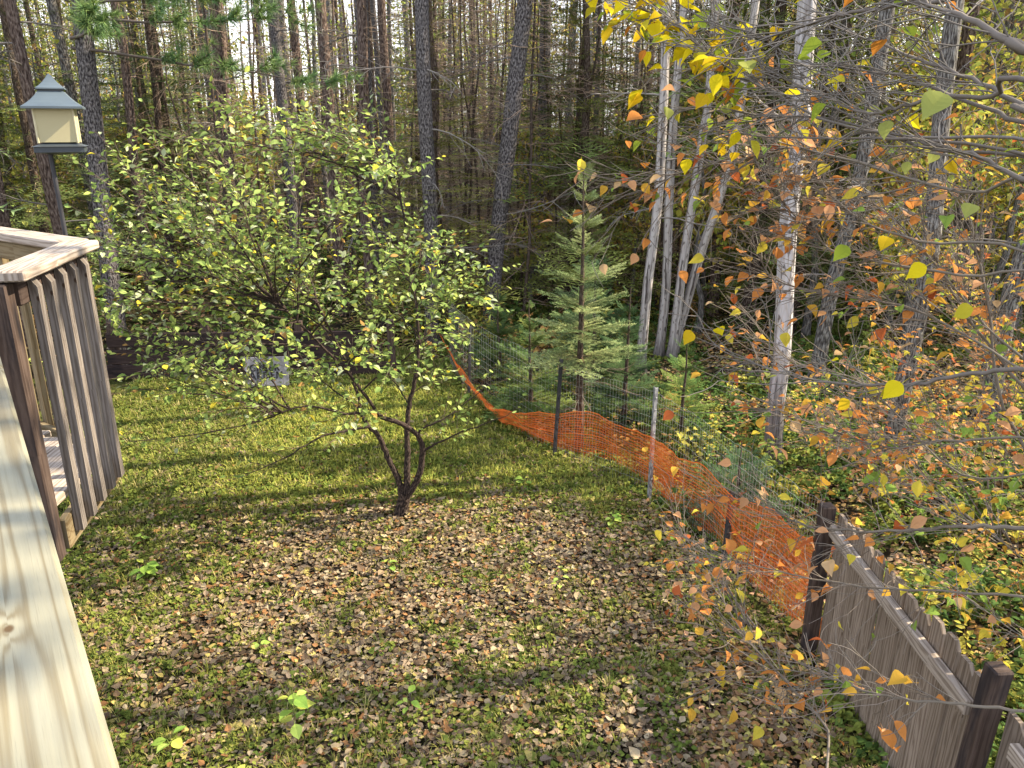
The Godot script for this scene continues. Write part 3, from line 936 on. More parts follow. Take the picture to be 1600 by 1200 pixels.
# ---------------------------------------------------------------- the woods
func near_trunk(called: String, label: String, cat: String, path: Array, r0: float, r1: float, m: Material, dead: Array, sides := 14) -> Node3D:
	var b: Vector3 = path[0]
	b.y = gh(b.x, b.z)
	var o := thing(called, label, cat, b)
	var p: Array = []
	for q in path: p.push_back(Vector3(q.x, q.y, q.z) - Vector3(b.x, 0, b.z))
	p[0] = Vector3(0, -0.12, 0)
	p.insert(1, Vector3(0, 0.05, 0).lerp(p[1], 0.03))
	p.insert(2, Vector3(0, 0.05, 0).lerp(p[2], 0.12))
	var q := smooth_path(p, 7)
	var r := PackedFloat32Array()
	for i in q.size(): r.push_back(lerpf(r0, r1, q[i].y / q[-1].y) * (1.0 + 0.55 * exp(-maxf(q[i].y, 0.0) / 0.13)))
	var a := Acc.new()
	tube(a, q, r, sides, Color.WHITE, 0.12, 0.1 if m == M.pine else 0.03)
	part("trunk", a.mesh(), m, o)
	for e in dead:    # [height, direction degrees, length, droop]
		var h: float = e[0]
		var at: Vector3 = q[0]
		for k in q: if k.y <= h: at = k
		var th: float = deg_to_rad(e[1])
		var bl := Plant.new()
		var d := Vector3(cos(th), 0.15, -sin(th)).normalized()
		var pa := wander(at, d, e[2], 7, 0.16, e[3])
		var col: Color = Color(.25, .225, .20) * rf(0.6, 1.1)
		tube(bl.wood, pa, taper(8, 0.013, 0.003), 5, col)
		for k in range(2, 8):
			for s in 2: tube(bl.wood, wander(pa[k], (d + Vector3(rf(-.9, .9), rf(-.9, .4), rf(-.9, .9))).normalized(), e[2] * rf(0.2, 0.5), 4, 0.25, e[3]), taper(5, 0.005, 0.0018), 3, col)
		part("branch", bl.wood.mesh(), M.twig, o)
	return o

func make_near_trees() -> void:
	var pines := [
		[-0.34, -11.6, 0.125, Vector3(-0.02, 3, -11.6), "tall grey pine trunk with pale dead branches beside the young fir", 7],
		[-1.16, -11.0, 0.105, Vector3(-1.16, 3.4, -11.0), "tall dark pine trunk rising just behind the right edge of the apple tree", 4],
		[-2.13, -12.0, 0.105, Vector3(-2.1, 3.6, -12.0), "tall pine trunk behind the top of the apple tree", 4],
		[-2.86, -13.0, 0.098, Vector3(-2.85, 3.45, -13.0), "tall straight pine trunk behind the middle of the apple tree", 4],
		[-3.9, -14.0, 0.095, Vector3(-3.85, 4, -14.0), "dark pine trunk behind the upper left of the apple tree", 4],
		[-4.85, -14.0, 0.09, Vector3(-4.85, 3.8, -14.0), "slim pine trunk beyond the drooping pine bough", 3],
		[-5.75, -10.2, 0.08, Vector3(-5.9, 3.5, -10.2), "brown pine trunk directly behind the bird feeder roof", 3],
		[-7.1, -11.0, 0.14, Vector3(-7.1, 3.5, -11.0), "dark pine trunk at the left of the bird feeder", 3],
		[0.5, -15.0, 0.115, Vector3(0.55, 3.3, -15.0), "grey pine trunk between the tall dead branched pine and the young fir", 5],
		[-2.3, -15.0, 0.09, Vector3(-2.25, 4.5, -15.0), "thin pine trunk between two tall pines behind the apple tree", 3],
		[-4.5, -18.0, 0.11, Vector3(-4.6, 4.7, -18.0), "dark distant pine trunk close to the twin behind the apple tree top", 3],
	]
	for e in pines:
		var lean: Vector3 = (e[3] - Vector3(e[0], 0, e[1])) / e[3].y
		var path: Array = []
		for y in [0.0, 1.6, 3.2, 5.0, 7.5, 11.0]: path.push_back(Vector3(e[0], 0, e[1]) + lean * y + Vector3(rf(-.04, .04), 0, rf(-.04, .04)) * minf(y, 1.0))
		var dead: Array = []
		for k in e[5] + 5: dead.push_back([rf(1.2, 5.0), rf(-180, 180) if k > 2 else [160.0, 20.0, -30.0][k], rf(0.5, 1.3), rf(-0.14, 0.03)])
		var o := near_trunk("pine_tree", e[4], "tree", path, e[2], e[2] * 0.6, M.pine if int(e[2] * 1000) % 2 else M.pine_red, dead)
		part("crown", conifer_crown(7.0, 12.5, 1.8, 28, "bough", Color(.05, .085, .04), Color(.09, .12, .05), 0.1, 0.5), M.needle, o)
	# pale stems of the birch clump, the white birch, the leaning dark trunk
	near_trunk("birch_tree", "pale upright birch stem at the front left of the birch clump", "birch", [Vector3(1.63, 0, -9.52), Vector3(1.664, 1.116, -9.5), Vector3(1.746, 2.03, -9.6), Vector3(1.769, 2.98, -9.7), Vector3(1.765, 3.96, -9.8), Vector3(1.7, 7, -9.9)], 0.064, 0.036, M.birch_pale, [[2.6, 20, 0.9, 0.0], [3.3, 150, 0.8, -.05], [2.0, -20, .9, -.08]])
	near_trunk("birch_tree", "straight birch stem just behind the front one in the clump", "birch", [Vector3(2.0, 0, -10.25), Vector3(2.039, .977, -10.25), Vector3(2.015, 2.2, -10.3), Vector3(2.034, 2.98, -10.4), Vector3(2.074, 3.88, -10.5), Vector3(2.2, 7, -10.6)], 0.064, 0.036, M.birch_pale, [[3.0, 30, 0.9, 0.0], [2.2, 200, 0.7, -.08]])
	near_trunk("birch_tree", "birch stem that leans gently right between the straight stem and the slanting one", "birch", [Vector3(2.14, 0, -10.1), Vector3(2.24, 1.4, -10.2), Vector3(2.347, 2.36, -10.3), Vector3(2.421, 2.98, -10.4), Vector3(2.478, 3.59, -10.5), Vector3(2.5, 7, -10.6)], 0.064, 0.036, M.birch_pale, [[2.9, 10, 0.9, 0.02]])
	near_trunk("birch_tree", "grey birch stem slanting far to the right out of the clump", "birch", [Vector3(2.2, 0, -10.3), Vector3(2.28, .47, -10.3), Vector3(2.45, 1.41, -10.2), Vector3(2.644, 2.29, -10.1), Vector3(2.75, 2.9, -10.1), Vector3(2.95, 6, -10.1)], 0.064, 0.036, M.birch_pale, [[2.4, 15, 0.8, 0.02], [2.9, 40, .9, 0]])
	near_trunk("birch_tree", "thick white birch with a dark rough foot standing alone beyond the netting", "birch", [Vector3(2.36, 0, -6.52), Vector3(2.326, .625, -6.5), Vector3(2.326, 1.15, -6.5), Vector3(2.268, 2.08, -6.5), Vector3(2.259, 2.55, -6.5), Vector3(2.27, 2.99, -6.5), Vector3(2.235, 3.55, -6.5), Vector3(2.1, 6.5, -6.5)], 0.077, 0.06, M.birch, [[3.0, 165, 0.5, 0.12], [2.3, 10, 0.7, 0.0]], 18)
	near_trunk("leaning_maple", "dark grey trunk leaning right behind the orange leaves", "tree", [Vector3(3.5, 0, -6.7), Vector3(3.52, .55, -6.7), Vector3(3.575, 1.2, -6.75), Vector3(3.623, 1.82, -6.8), Vector3(3.633, 2.46, -6.9), Vector3(3.606, 3.49, -7.0), Vector3(3.5, 7, -7)], 0.08, 0.05, M.grey, [[1.8, 20, 0.9, 0.0], [2.2, 160, 0.8, 0.02], [2.8, 200, 0.8, 0.0]])
	near_trunk("leaning_maple", "dark trunk in the shade between the white birch and the leaning trunk", "tree", [Vector3(3.75, 0, -9.2), Vector3(3.8, 1.2, -9.2), Vector3(3.95, 2.4, -9.2), Vector3(4.0, 4.0, -9.2), Vector3(4.1, 8, -9.2)], 0.09, 0.06, M.grey, [[1.5, 160, 0.9, -.05], [2.4, 20, 0.9, 0]])
	near_trunk("leaning_maple", "broad dark trunk near the right edge among yellow leaves", "tree", [Vector3(5.3, 0, -8.2), Vector3(5.3, 1.2, -8.2), Vector3(5.4, 2.4, -8.2), Vector3(5.35, 4.0, -8.2), Vector3(5.3, 8, -8.2)], 0.10, 0.07, M.grey, [[1.9, 170, 1.0, 0.0], [2.8, 150, 1.0, 0]])
	# green bough of long needles that hangs in at the upper left
	var o := thing("white_pine", "leaning white pine whose green long needled bough hangs above the apple tree", "pine", Vector3(-5.05, 0, -9.7))
	part("trunk", trunk_mesh(Vector3(0.5, 10, 0), 0.115, 0.07, 12, 24, 0.1), M.pine, o)
	for e in [[3.85, Vector3(1, -0.02, 0.12), 3.1], [4.15, Vector3(1, -0.02, 0.3), 2.5], [3.95, Vector3(0.7, -0.05, 0.6), 1.5], [4.35, Vector3(1, -.1, -.1), 2.2]]:
		var pl := Acc.new()
		var nd := Acc.new()
		var pa := wander(Vector3(0.03, e[0], 0), e[1].normalized(), e[2], 8, 0.1, 0.015)
		tube(pl, pa, taper(9, 0.02, 0.004), 5, Color(.12, .095, .08))
		for k in range(3, 9):
			for s in 3:
				var tw := wander(pa[k], (e[1] + Vector3(rf(-.7, .7), rf(-.35, .5), rf(-.7, .7))).normalized(), rf(0.15, 0.42), 4, 0.15, 0.05)
				tube(pl, tw, taper(5, 0.005, 0.003), 4, Color(.13, .10, .08))
				for g in range(1, 5):
					var c: Color = Color(.09, .17, .07).lerp(Color(.2, .27, .09), rng.randf())
					nd.stamp(T.needle_tuft, aim(tw[g], tw[g] - tw[g - 1], Vector3(rf(-1, 1), 1, rf(-1, 1)), rf(1.3, 2.0)), c)
		var b := part("bough", pl.mesh(), M.twig, o)
		part("needles", nd.mesh(), M.needle, b, "stuff")

func make_firs() -> void:
	var list := [
		[Vector3(0.65, 0, -7.05), 2.66, 0.58, 0.85, 84, "young balsam fir with layered blue green boughs behind the orange netting", Color(.13, .18, .075), Color(.34, .38, .17)],
		[Vector3(1.66, 0, -7.2), 1.15, 0.4, 0.12, 60, "knee high green fir seedling between the birch clump and the steel post", Color(.07, .13, .04), Color(.2, .26, .07)],
		[Vector3(1.15, 0, -7.6), 1.5, 0.5, 0.15, 80, "small dark fir seedling close to the right of the young balsam fir", Color(.05, .09, .04), Color(.11, .16, .07)],
		[Vector3(0.2, 0, -7.9), 1.3, 0.55, 0.1, 80, "small bushy fir seedling behind the dark steel post", Color(.06, .11, .04), Color(.16, .2, .06)],
		[Vector3(0.95, 0, -8.6), 1.8, 0.6, 0.2, 90, "dark spreading fir seedling behind the young balsam fir", Color(.045, .08, .035), Color(.1, .14, .06)],
		[Vector3(-0.15, 0, -9.2), 1.2, 0.5, 0.1, 70, "low fir seedling at the left of the tall dead branched pine", Color(.06, .105, .04), Color(.15, .19, .06)],
		[Vector3(1.75, 0, -5.5), 0.75, 0.45, 0.05, 55, "low feathery fir seedling behind the wire mesh near the white birch", Color(.05, .10, .05), Color(.12, .17, .09)],
	]
	for e in list:
		var b: Vector3 = e[0]
		b.y = gh(b.x, b.z)
		var o := thing("fir_tree", e[5], "fir", b, rf(0, TAU))
		var h: float = e[1]
		part("trunk", trunk_mesh(Vector3(rf(-.04, .04), h, rf(-.04, .04)), 0.012 + h * 0.012, 0.004, 8, 12, 0.05, 0.02), M.spruce, o)
		part("crown", conifer_crown(e[3], h - 0.06, e[2], e[4], "fine", e[6], e[7], -0.02, 0.75, 0.0, 0.8, 0.17 + h * 0.025), M.needle, o)
		if h > 2.0:
			var a := Acc.new()
			for k in 5: a.keep(T.fine0, aim(Vector3(0, h - 0.22 + k * 0.03, 0), Vector3(cos(k * 2.4) * 0.7, 1, sin(k * 2.4) * 0.7), Vector3.UP, 0.2))
			for i in a.c.size(): a.c[i] = Color(.2, .24, .1)
			part("leader", a.mesh(), M.needle, o)
			part("dead_twigs", dead_branches(0.25, 1.0, 14, 0.45, 0.004, Color(.2, .16, .13), -0.02, 2), M.twig, o)

func zone_of(x: float, z: float) -> String:
	var u := x / -z
	for e in [[-0.66, "beyond the frame edge past the feeder"], [-0.56, "behind the bird feeder"], [-0.47, "above the deck corner"], [-0.38, "behind the apple tree's outer left"], [-0.28, "behind the apple tree's left half"], [-0.18, "behind the apple tree's middle"], [-0.08, "behind the apple tree's right half"], [0.0, "beside the dead branched pine"], [0.09, "behind the young fir"], [0.17, "just left of the birch clump"], [0.27, "behind the birch clump"], [0.36, "left of the white birch"], [0.45, "right of the white birch"], [0.58, "behind the orange leaved branches"]]:
		if u < e[0]: return e[1]
	return "at the right beyond the yellow leaves"

func make_woods() -> void:
	var protos: Array = []
	var kinds := ["bare_conifer", "spruce_tree", "understory_tree", "spindly_birch", "dead_sapling"]
	var words := ["bare twigged conifer %s", "shaggy green spruce %s", "yellowing young tree %s", "pale birch %s", "brown leafless sapling %s"]
	var dead_col := Color(.27, .20, .15)
	var ypal := [Color(.52, .48, .08), Color(.40, .42, .08), Color(.28, .34, .07), Color(.56, .44, .11), Color(.46, .28, .10)]
	var gpal := [Color(.17, .24, .06), Color(.26, .31, .08), Color(.40, .42, .11), Color(.48, .45, .12)]
	for k in 5:
		protos.push_back([])
		for v in [5, 5, 5, 2, 3][k]:
			var set_: Array = []   # [name, mesh, material]
			if k == 0:
				var r: float = [0.05, 0.07, 0.09, 0.06, 0.11][v]
				set_.push_back(["trunk", trunk_mesh(Vector3(rf(-.3, .3), 12, rf(-.3, .3)), r, r * 0.55, 9, 16, 0.08, 0.12), [M.spruce, M.pine, M.pine_red, M.spruce, M.grey][v]])
				set_.push_back(["dead_branches", dead_branches(0.5, 7.5, 62, 1.0, 0.007, dead_col, -0.06, 4), M.twig])
				set_.push_back(["crown", conifer_crown(7.0, 12, 1.3, 16, "bough", Color(.05, .08, .035), Color(.1, .12, .05), -0.1, 0.5), M.needle])
			elif k == 1:
				var h: float = [8.0, 6.5, 10.0, 5.0, 9.0][v]
				var lo: float = [0.6, 0.8, 1.8, 0.4, 2.6][v]
				var tint: Color = [Color(.10, .13, .045), Color(.15, .17, .045), Color(.085, .115, .05), Color(.19, .19, .045), Color(.10, .13, .04)][v]
				set_.push_back(["trunk", trunk_mesh(Vector3(rf(-.2, .2), h, rf(-.2, .2)), 0.09, 0.015, 9, 14, 0.06, 0.08), M.spruce])
				set_.push_back(["dead_branches", dead_branches(0.3, lo + 2.0, 40, 0.9, 0.006, dead_col, -0.05, 3), M.twig])
				set_.push_back(["crown", conifer_crown(lo, h, h * 0.19 + 0.5, 130, "bough", tint, tint * 1.9, -0.35, 0.5, 0.12), M.needle])
			elif k == 2:
				var wood := Acc.new()
				var h: float = [4.5, 6.0, 7.5, 3.2, 11.0][v]
				var cr := leafy_crown(h * 0.25, h, h * 0.24, 42 if v < 4 else 80, gpal if v in [1, 4] else ypal, 0.085, wood)
				set_.push_back(["trunk", trunk_mesh(Vector3(rf(-.3, .3), h, rf(-.3, .3)), 0.03 + 0.004 * h, 0.01, 7, 12, 0.03, 0.15), M.grey])
				set_.push_back(["branches", wood.mesh(), M.twig])
				set_.push_back(["crown", cr, M.leaf])
			elif k == 4:
				var h: float = [5.0, 6.5, 3.6][v]
				set_.push_back(["trunk", trunk_mesh(Vector3(rf(-.5, .5), h, rf(-.5, .5)), 0.026, 0.008, 7, 10, 0.02, 0.15), M.spruce])
				set_.push_back(["dead_branches", dead_branches(0.3, h, 70, 0.75, 0.005, dead_col * 1.15, -0.03, 5), M.twig])
			else:
				var wood := Acc.new()
				set_.push_back(["trunk", trunk_mesh(Vector3(rf(-.5, .5), 10, rf(-.3, .3)), 0.06, 0.03, 9, 16, 0.03, 0.2), M.birch_pale])
				set_.push_back(["crown", leafy_crown(4.0, 9.0, 1.4, 30, ypal, 0.085, wood), M.leaf])
				set_.push_back(["branches", wood.mesh(), M.twig])
			protos[k].push_back(set_)
	var firsts := {}
	var spots: Array[Vector2] = []
	var tries := 0
	var made := 0
	while made < 640 and tries < 20000:
		tries += 1
		var z := -11.6 - 50.0 * pow(rng.randf(), 1.25)
		var x := rf(-0.78, 0.82) * (absf(z) + 3.0)
		if z > -13.0 and x > 0.2 and x < 3.5: continue
		if z > -15.0 and x < -1.2 and rng.randf() < 0.75: continue
		var near := false
		for s in spots:
			if s.distance_squared_to(Vector2(x, z)) < (0.35 if z > -26 else 0.8): near = true; break
		if near: continue
		var u := x / -z
		var gap := u > -0.37 and u < -0.13     # where sky shows between the pines
		var q := rng.randf()
		var k := 0
		if gap:
			k = 0 if q < 0.5 else 1 if q < 0.58 and z > -24 else 2 if q < 0.82 else 4
		elif u > 0.33: k = 0 if q < 0.2 else 1 if q < 0.42 else 2 if q < 0.88 else 3 if q < 0.92 else 4
		elif u > -0.02: k = 0 if q < 0.24 else 1 if q < 0.46 else 2 if q < 0.64 else 3 if q < 0.68 else 4
		else: k = 0 if q < 0.26 else 1 if q < 0.58 else 2 if q < 0.82 else 4
		var v: int = rng.randi() % protos[k].size()
		if gap and k == 1: v = [1, 3][rng.randi() % 2]
		if gap and k == 2 and z < -22: v = 3
		if k == 2 and z > -17.0 and v in [2, 4]: v = 3
		if k == 2 and z < -28.0 and not gap: v = [2, 4][rng.randi() % 2]
		if k == 1 and z < -30.0 and not gap: v = [0, 2, 4][rng.randi() % 3]
		spots.push_back(Vector2(x, z))
		plant(firsts, protos, kinds, words, k, v, x, z)
		made += 1
	for i in 120:
		var z := -rf(40.0, 62.0)
		var x := rf(-0.8, 0.8) * -z
		var u := x / -z
		if u > -0.38 and u < -0.12:
			plant(firsts, protos, kinds, words, 2 if i % 3 else 1, [0, 1][rng.randi() % 2] if i % 3 else 1, x, z, 1.45)
			continue
		plant(firsts, protos, kinds, words, 1 if rng.randf() < 0.6 else 2, [0, 2, 4][rng.randi() % 3] if i % 5 else 4, x, z, 1.5)
	for i in 60:
		var z := -rf(12.2, 19.0)
		var x := rf(-0.10, 0.22) * -z if i < 40 else rf(-0.45, 0.6) * -z
		plant(firsts, protos, kinds, words, 4, rng.randi() % 3, x, z)
	# off to the right, towards the sun, and beyond the left edge: trees that shade the yard
	for e in [[5.2, -3.4, 0, 2], [8.0, -5.0, 0, 4], [9.5, -3.0, 1, 0], [5.4, -2.6, 2, 2], [6.4, -4.3, 2, 4], [7.6, -3.2, 2, 2], [4.6, -1.2, 2, 2], [-6.6, -7.6, 1, 1], [-8.2, -9.0, 1, 2], [-7.4, -12.6, 1, 0], [-9.0, -13.5, 1, 4], [0.95, -13.2, 1, 4], [1.15, -12.4, 1, 1], [3.3, -12.6, 0, 2]]:
		plant(firsts, protos, kinds, words, e[2], e[3], e[0], e[1])
	for e in [[5.0, -9.6, 3], [5.6, -10.8, 0], [6.6, -10.6, 1], [4.4, -11.4, 1], [7.6, -11.6, 2], [6.2, -12.6, 1], [8.6, -10.4, 0], [3.4, -13.6, 3], [5.2, -14.2, 2], [8.0, -14.0, 4], [9.8, -13.2, 1], [-7.4, -9.6, 0], [-8.8, -11.4, 1], [2.9, -11.9, 3]]:
		plant(firsts, protos, kinds, words, 2, e[2], e[0], e[1])

func plant(firsts: Dictionary, protos: Array, kinds: Array, words: Array, k: int, v: int, x: float, z: float, big := 1.0) -> void:
	var key := k * 10 + v
	var o: Node3D
	if firsts.has(key):
		o = (firsts[key] as Node3D).duplicate()
		o.name = numbered(kinds[k])
		add_child(o)
	else:
		o = Node3D.new()
		o.name = numbered(kinds[k])
		add_child(o)
		for e in protos[k][v]: part(e[0], e[1], e[2], o)
		firsts[key] = o
	o.position = Vector3(x, gh(x, z) - 0.02, z)
	o.rotation = Vector3(rf(-.03, .03), rf(0, TAU), rf(-.03, .03))
	o.scale = Vector3.ONE * rf(0.85, 1.2) * big
	var adj: String = [["thin", "slim", "stout", "narrow", "thick"], ["full", "small", "tall", "short", "high crowned"], ["modest", "greener", "lofty", "low", "very tall"], ["straight", "tilted"], ["mid sized", "tall", "short"]][k][v]
	var far: String = "at the wood edge " if z > -16.5 else "" if z > -28 else "far back " if z > -42 else "farthest back "
	var l: String = adj + " " + words[k] % (far + zone_of(x, z))
	tag(o, l, "tree", kinds[k].replace("_", " ") + " " + adj + " " + far + zone_of(x, z))

# ---------------------------------------------------------------- fences
func make_fences() -> void:
	# orange netting, sagging along the wire fence
	var bot := [Vector3(-0.92, 0, -9.8), Vector3(-0.6, 0, -8.65), Vector3(-0.27, 0, -7.66), Vector3(-0.05, 0, -7.4), Vector3(.31, 0, -6.92), Vector3(.8, 0, -6.56), Vector3(1.09, 0, -5.92), Vector3(1.27, 0, -5.58), Vector3(1.44, 0, -4.81), Vector3(1.6, 0, -4.28), Vector3(1.72, 0, -3.97)]
	var hs := [0.45, 0.34, 0.22, 0.22, 0.38, 0.46, 0.56, 0.54, 0.64, 0.68, 0.74]
	var path := smooth_path(bot, 38)
	var cols := path.size()
	var rows := 18
	var grid := PackedVector3Array()
	for i in cols:
		var f := float(i) / 38.0
		var k := mini(int(f), hs.size() - 2)
		var h: float = lerpf(hs[k], hs[k + 1], smoothstep(0, 1, f - k))
		var tg := (path[mini(i + 1, cols - 1)] - path[maxi(i - 1, 0)]).normalized()
		var nn := Vector3(tg.z, 0, -tg.x)
		h *= 1.12 - 0.06 * absf(sin(f * 2.1)) + 0.10 * wn.get_noise_2d(f * 14.0, 7.0)
		var crush := smoothstep(0.5, 0.2, h)
		for j in rows:
			var t := float(j) / (rows - 1)
			var p := path[i]
			p.y = gh(p.x, p.z)
			var w := wn.get_noise_3d(p.x * 6.0, t * 14.0, p.z * 6.0)
			var w2 := wn.get_noise_3d(p.x * 14.0 + 30.0, t * 40.0, p.z * 14.0)
			p += nn * (0.06 * sin(t * PI) + 0.17 * (1.0 - t) * (1.0 - t) + w * 0.09 + w2 * (0.02 + 0.06 * crush)) + Vector3.UP * (h * t + w2 * (0.008 + 0.04 * crush) + 0.01) - tg * w * 0.03
			grid.push_back(p)
	var net := thing("orange_netting", "sagging orange plastic safety netting strung along the yard edge", "safety fence")
	var a := Acc.new()
	var bands := Acc.new()
	for i in cols - 1:
		for j in rows:
			var p := grid[i * rows + j]
			var q := grid[(i + 1) * rows + j]
			var edge := j == 0 or j == rows - 1 or j == 9
			var u := Vector3(0, 0.005 if edge else 0.0026, 0)
			(bands if edge else a).quad(p - u, q - u, q + u, p + u)
			if j < rows - 1:
				var r := grid[i * rows + j + 1]
				var s := (q - p).normalized() * 0.0024
				a.quad(p - s, r - s, r + s, p + s)
	part("mesh_strands", a.mesh(), M.net, net)
	part("edge_bands", bands.mesh(), M.net, net)
	# wire mesh on steel posts, a step behind the netting
	var wf := thing("wire_fence", "thin grey wire mesh fence on steel posts behind the orange netting", "wire fence")
	var line: Array = []
	for e in [[-0.85, -9.9], [-0.52, -8.6], [0.42, -6.8], [1.18, -5.95], [1.52, -4.9], [1.80, -3.98]]: line.push_back(Vector3(e[0] + 0.03, 0, e[1] - 0.04))
	var wp := smooth_path(line, 34)
	var wa := Acc.new()
	var wr := 13
	for j in wr:
		var r := PackedVector3Array()
		for i in wp.size(): r.push_back(Vector3(wp[i].x, gh(wp[i].x, wp[i].z) + 0.03 + j * 0.075 + 0.012 * wn.get_noise_2d(i * 9.0, j * 50.0), wp[i].z))
		tube(wa, r, taper(r.size(), 0.001, 0.001), 3)
	for i in wp.size():
		var y := gh(wp[i].x, wp[i].z) + 0.03
		tube(wa, PackedVector3Array([Vector3(wp[i].x, y, wp[i].z), Vector3(wp[i].x + rf(-.01, .01), y + 0.45, wp[i].z), Vector3(wp[i].x, y + 0.9, wp[i].z)]), taper(3, 0.001, 0.001), 3)
	part("wire_mesh", wa.mesh(), M.wire, wf)
	for e in [[1.155, -5.94, 1.02, 0.0, false, "bright galvanised steel post"], [0.40, -6.80, 0.98, 0.06, true, "dark rusty steel post"], [-0.5, -8.6, 0.85, 0.04, true, "dark thin steel post among leaves"], [1.5, -4.86, 0.62, 0.03, true, "short dark steel post behind the orange netting"]]:
		var b := Acc.new()
		bevel_box(b, Vector3(0.034, e[2] + 0.1, 0.005), Transform3D(Basis(), Vector3(0, e[2] / 2 - 0.05, 0)), 1, 0.001)
		bevel_box(b, Vector3(0.005, e[2] + 0.1, 0.034), Transform3D(Basis(), Vector3(0, e[2] / 2 - 0.05, -0.0195)), 1, 0.001)
		for k in 9: bevel_box(b, Vector3(0.012, 0.012, 0.008), Transform3D(Basis(), Vector3(0, 0.12 + k * e[2] * 0.1, 0.006)), 1, 0.002)
		var o := part("steel_post", b.mesh(), M.dark_steel if e[4] else M.steel, wf)
		o.set_meta("label", e[5])
		o.position = Vector3(e[0], gh(e[0], e[1]), e[1])
		o.rotation = Vector3(0, 0.5, -e[3])
	# board fence
	var bf := thing("board_fence", "weathered low board fence with a pale top rail and two square posts", "fence", Vector3(1.78, 0, -3.98))
	var step := 0.112
	for k in 23:
		if k == 13: continue
		var h := 0.97 + rf(-.022, .02)
		var w := 0.092 + rf(-.006, .005)
		var pa := Acc.new()
		# dog eared board: an outline of five corners, thick 18 mm, along +z
		var o2 := [Vector2(-w / 2, 0), Vector2(w / 2, 0), Vector2(w / 2, h - 0.035), Vector2(w / 2 - 0.03, h), Vector2(-w / 2, h - rf(0.0, 0.012))]
		var f1: Array[Vector3] = []
		var f2: Array[Vector3] = []
		for c in o2: f1.push_back(Vector3(-0.009, c.y - 0.5, c.x)); f2.push_back(Vector3(0.009, c.y - 0.5, c.x))
		var sh := Vector2(k * 0.171, k * 0.37)
		face(pa, f1.duplicate(), Transform3D(), 1, sh); face(pa, f2.duplicate(), Transform3D(), 1, sh)
		for i in 5:
			var s: Array[Vector3] = [f1[i], f1[(i + 1) % 5], f2[(i + 1) % 5], f2[i]]
			face(pa, s, Transform3D(), 1, sh)
		var o := part("plank", pa.mesh(), [M.fence_board, M.fence_board_b, M.fence_board_c, M.fence_board][rng.randi() % 4], bf)
		o.position = Vector3(0.055 + rf(-.004, .004), 0.5, 0.09 + k * step)
		o.rotation = Vector3(rf(-.015, .015) + 0.02, rf(-.03, .03), 0.0)
	for e in [[0.83, -0.025, 1.42, 0.0], [0.86, 1.66, 0.9, 0.0]]:
		var o := part("rail", box_mesh(Vector3(0.038, 0.07, e[2]), 2, 0.005, Vector2(.3, e[0])), M.old_board, bf)
		o.position = Vector3(0.022, e[0], e[1] + e[2] / 2 + 0.05)
		o.rotation.x = 0.015
	for e in [[0.0, 0.98], [1.54, 1.1], [2.75, 1.08]]:
		var o := part("post", box_mesh(Vector3(0.075, e[1] + 0.15, 0.075), 1, 0.007, Vector2(.1, e[0])), M.dark_board, bf)
		o.position = Vector3(0.0, e[1] / 2 - 0.07, e[0])
		o.rotation = Vector3(0.03, 0.1, 0.02 if e[0] < 0.1 else -0.03)

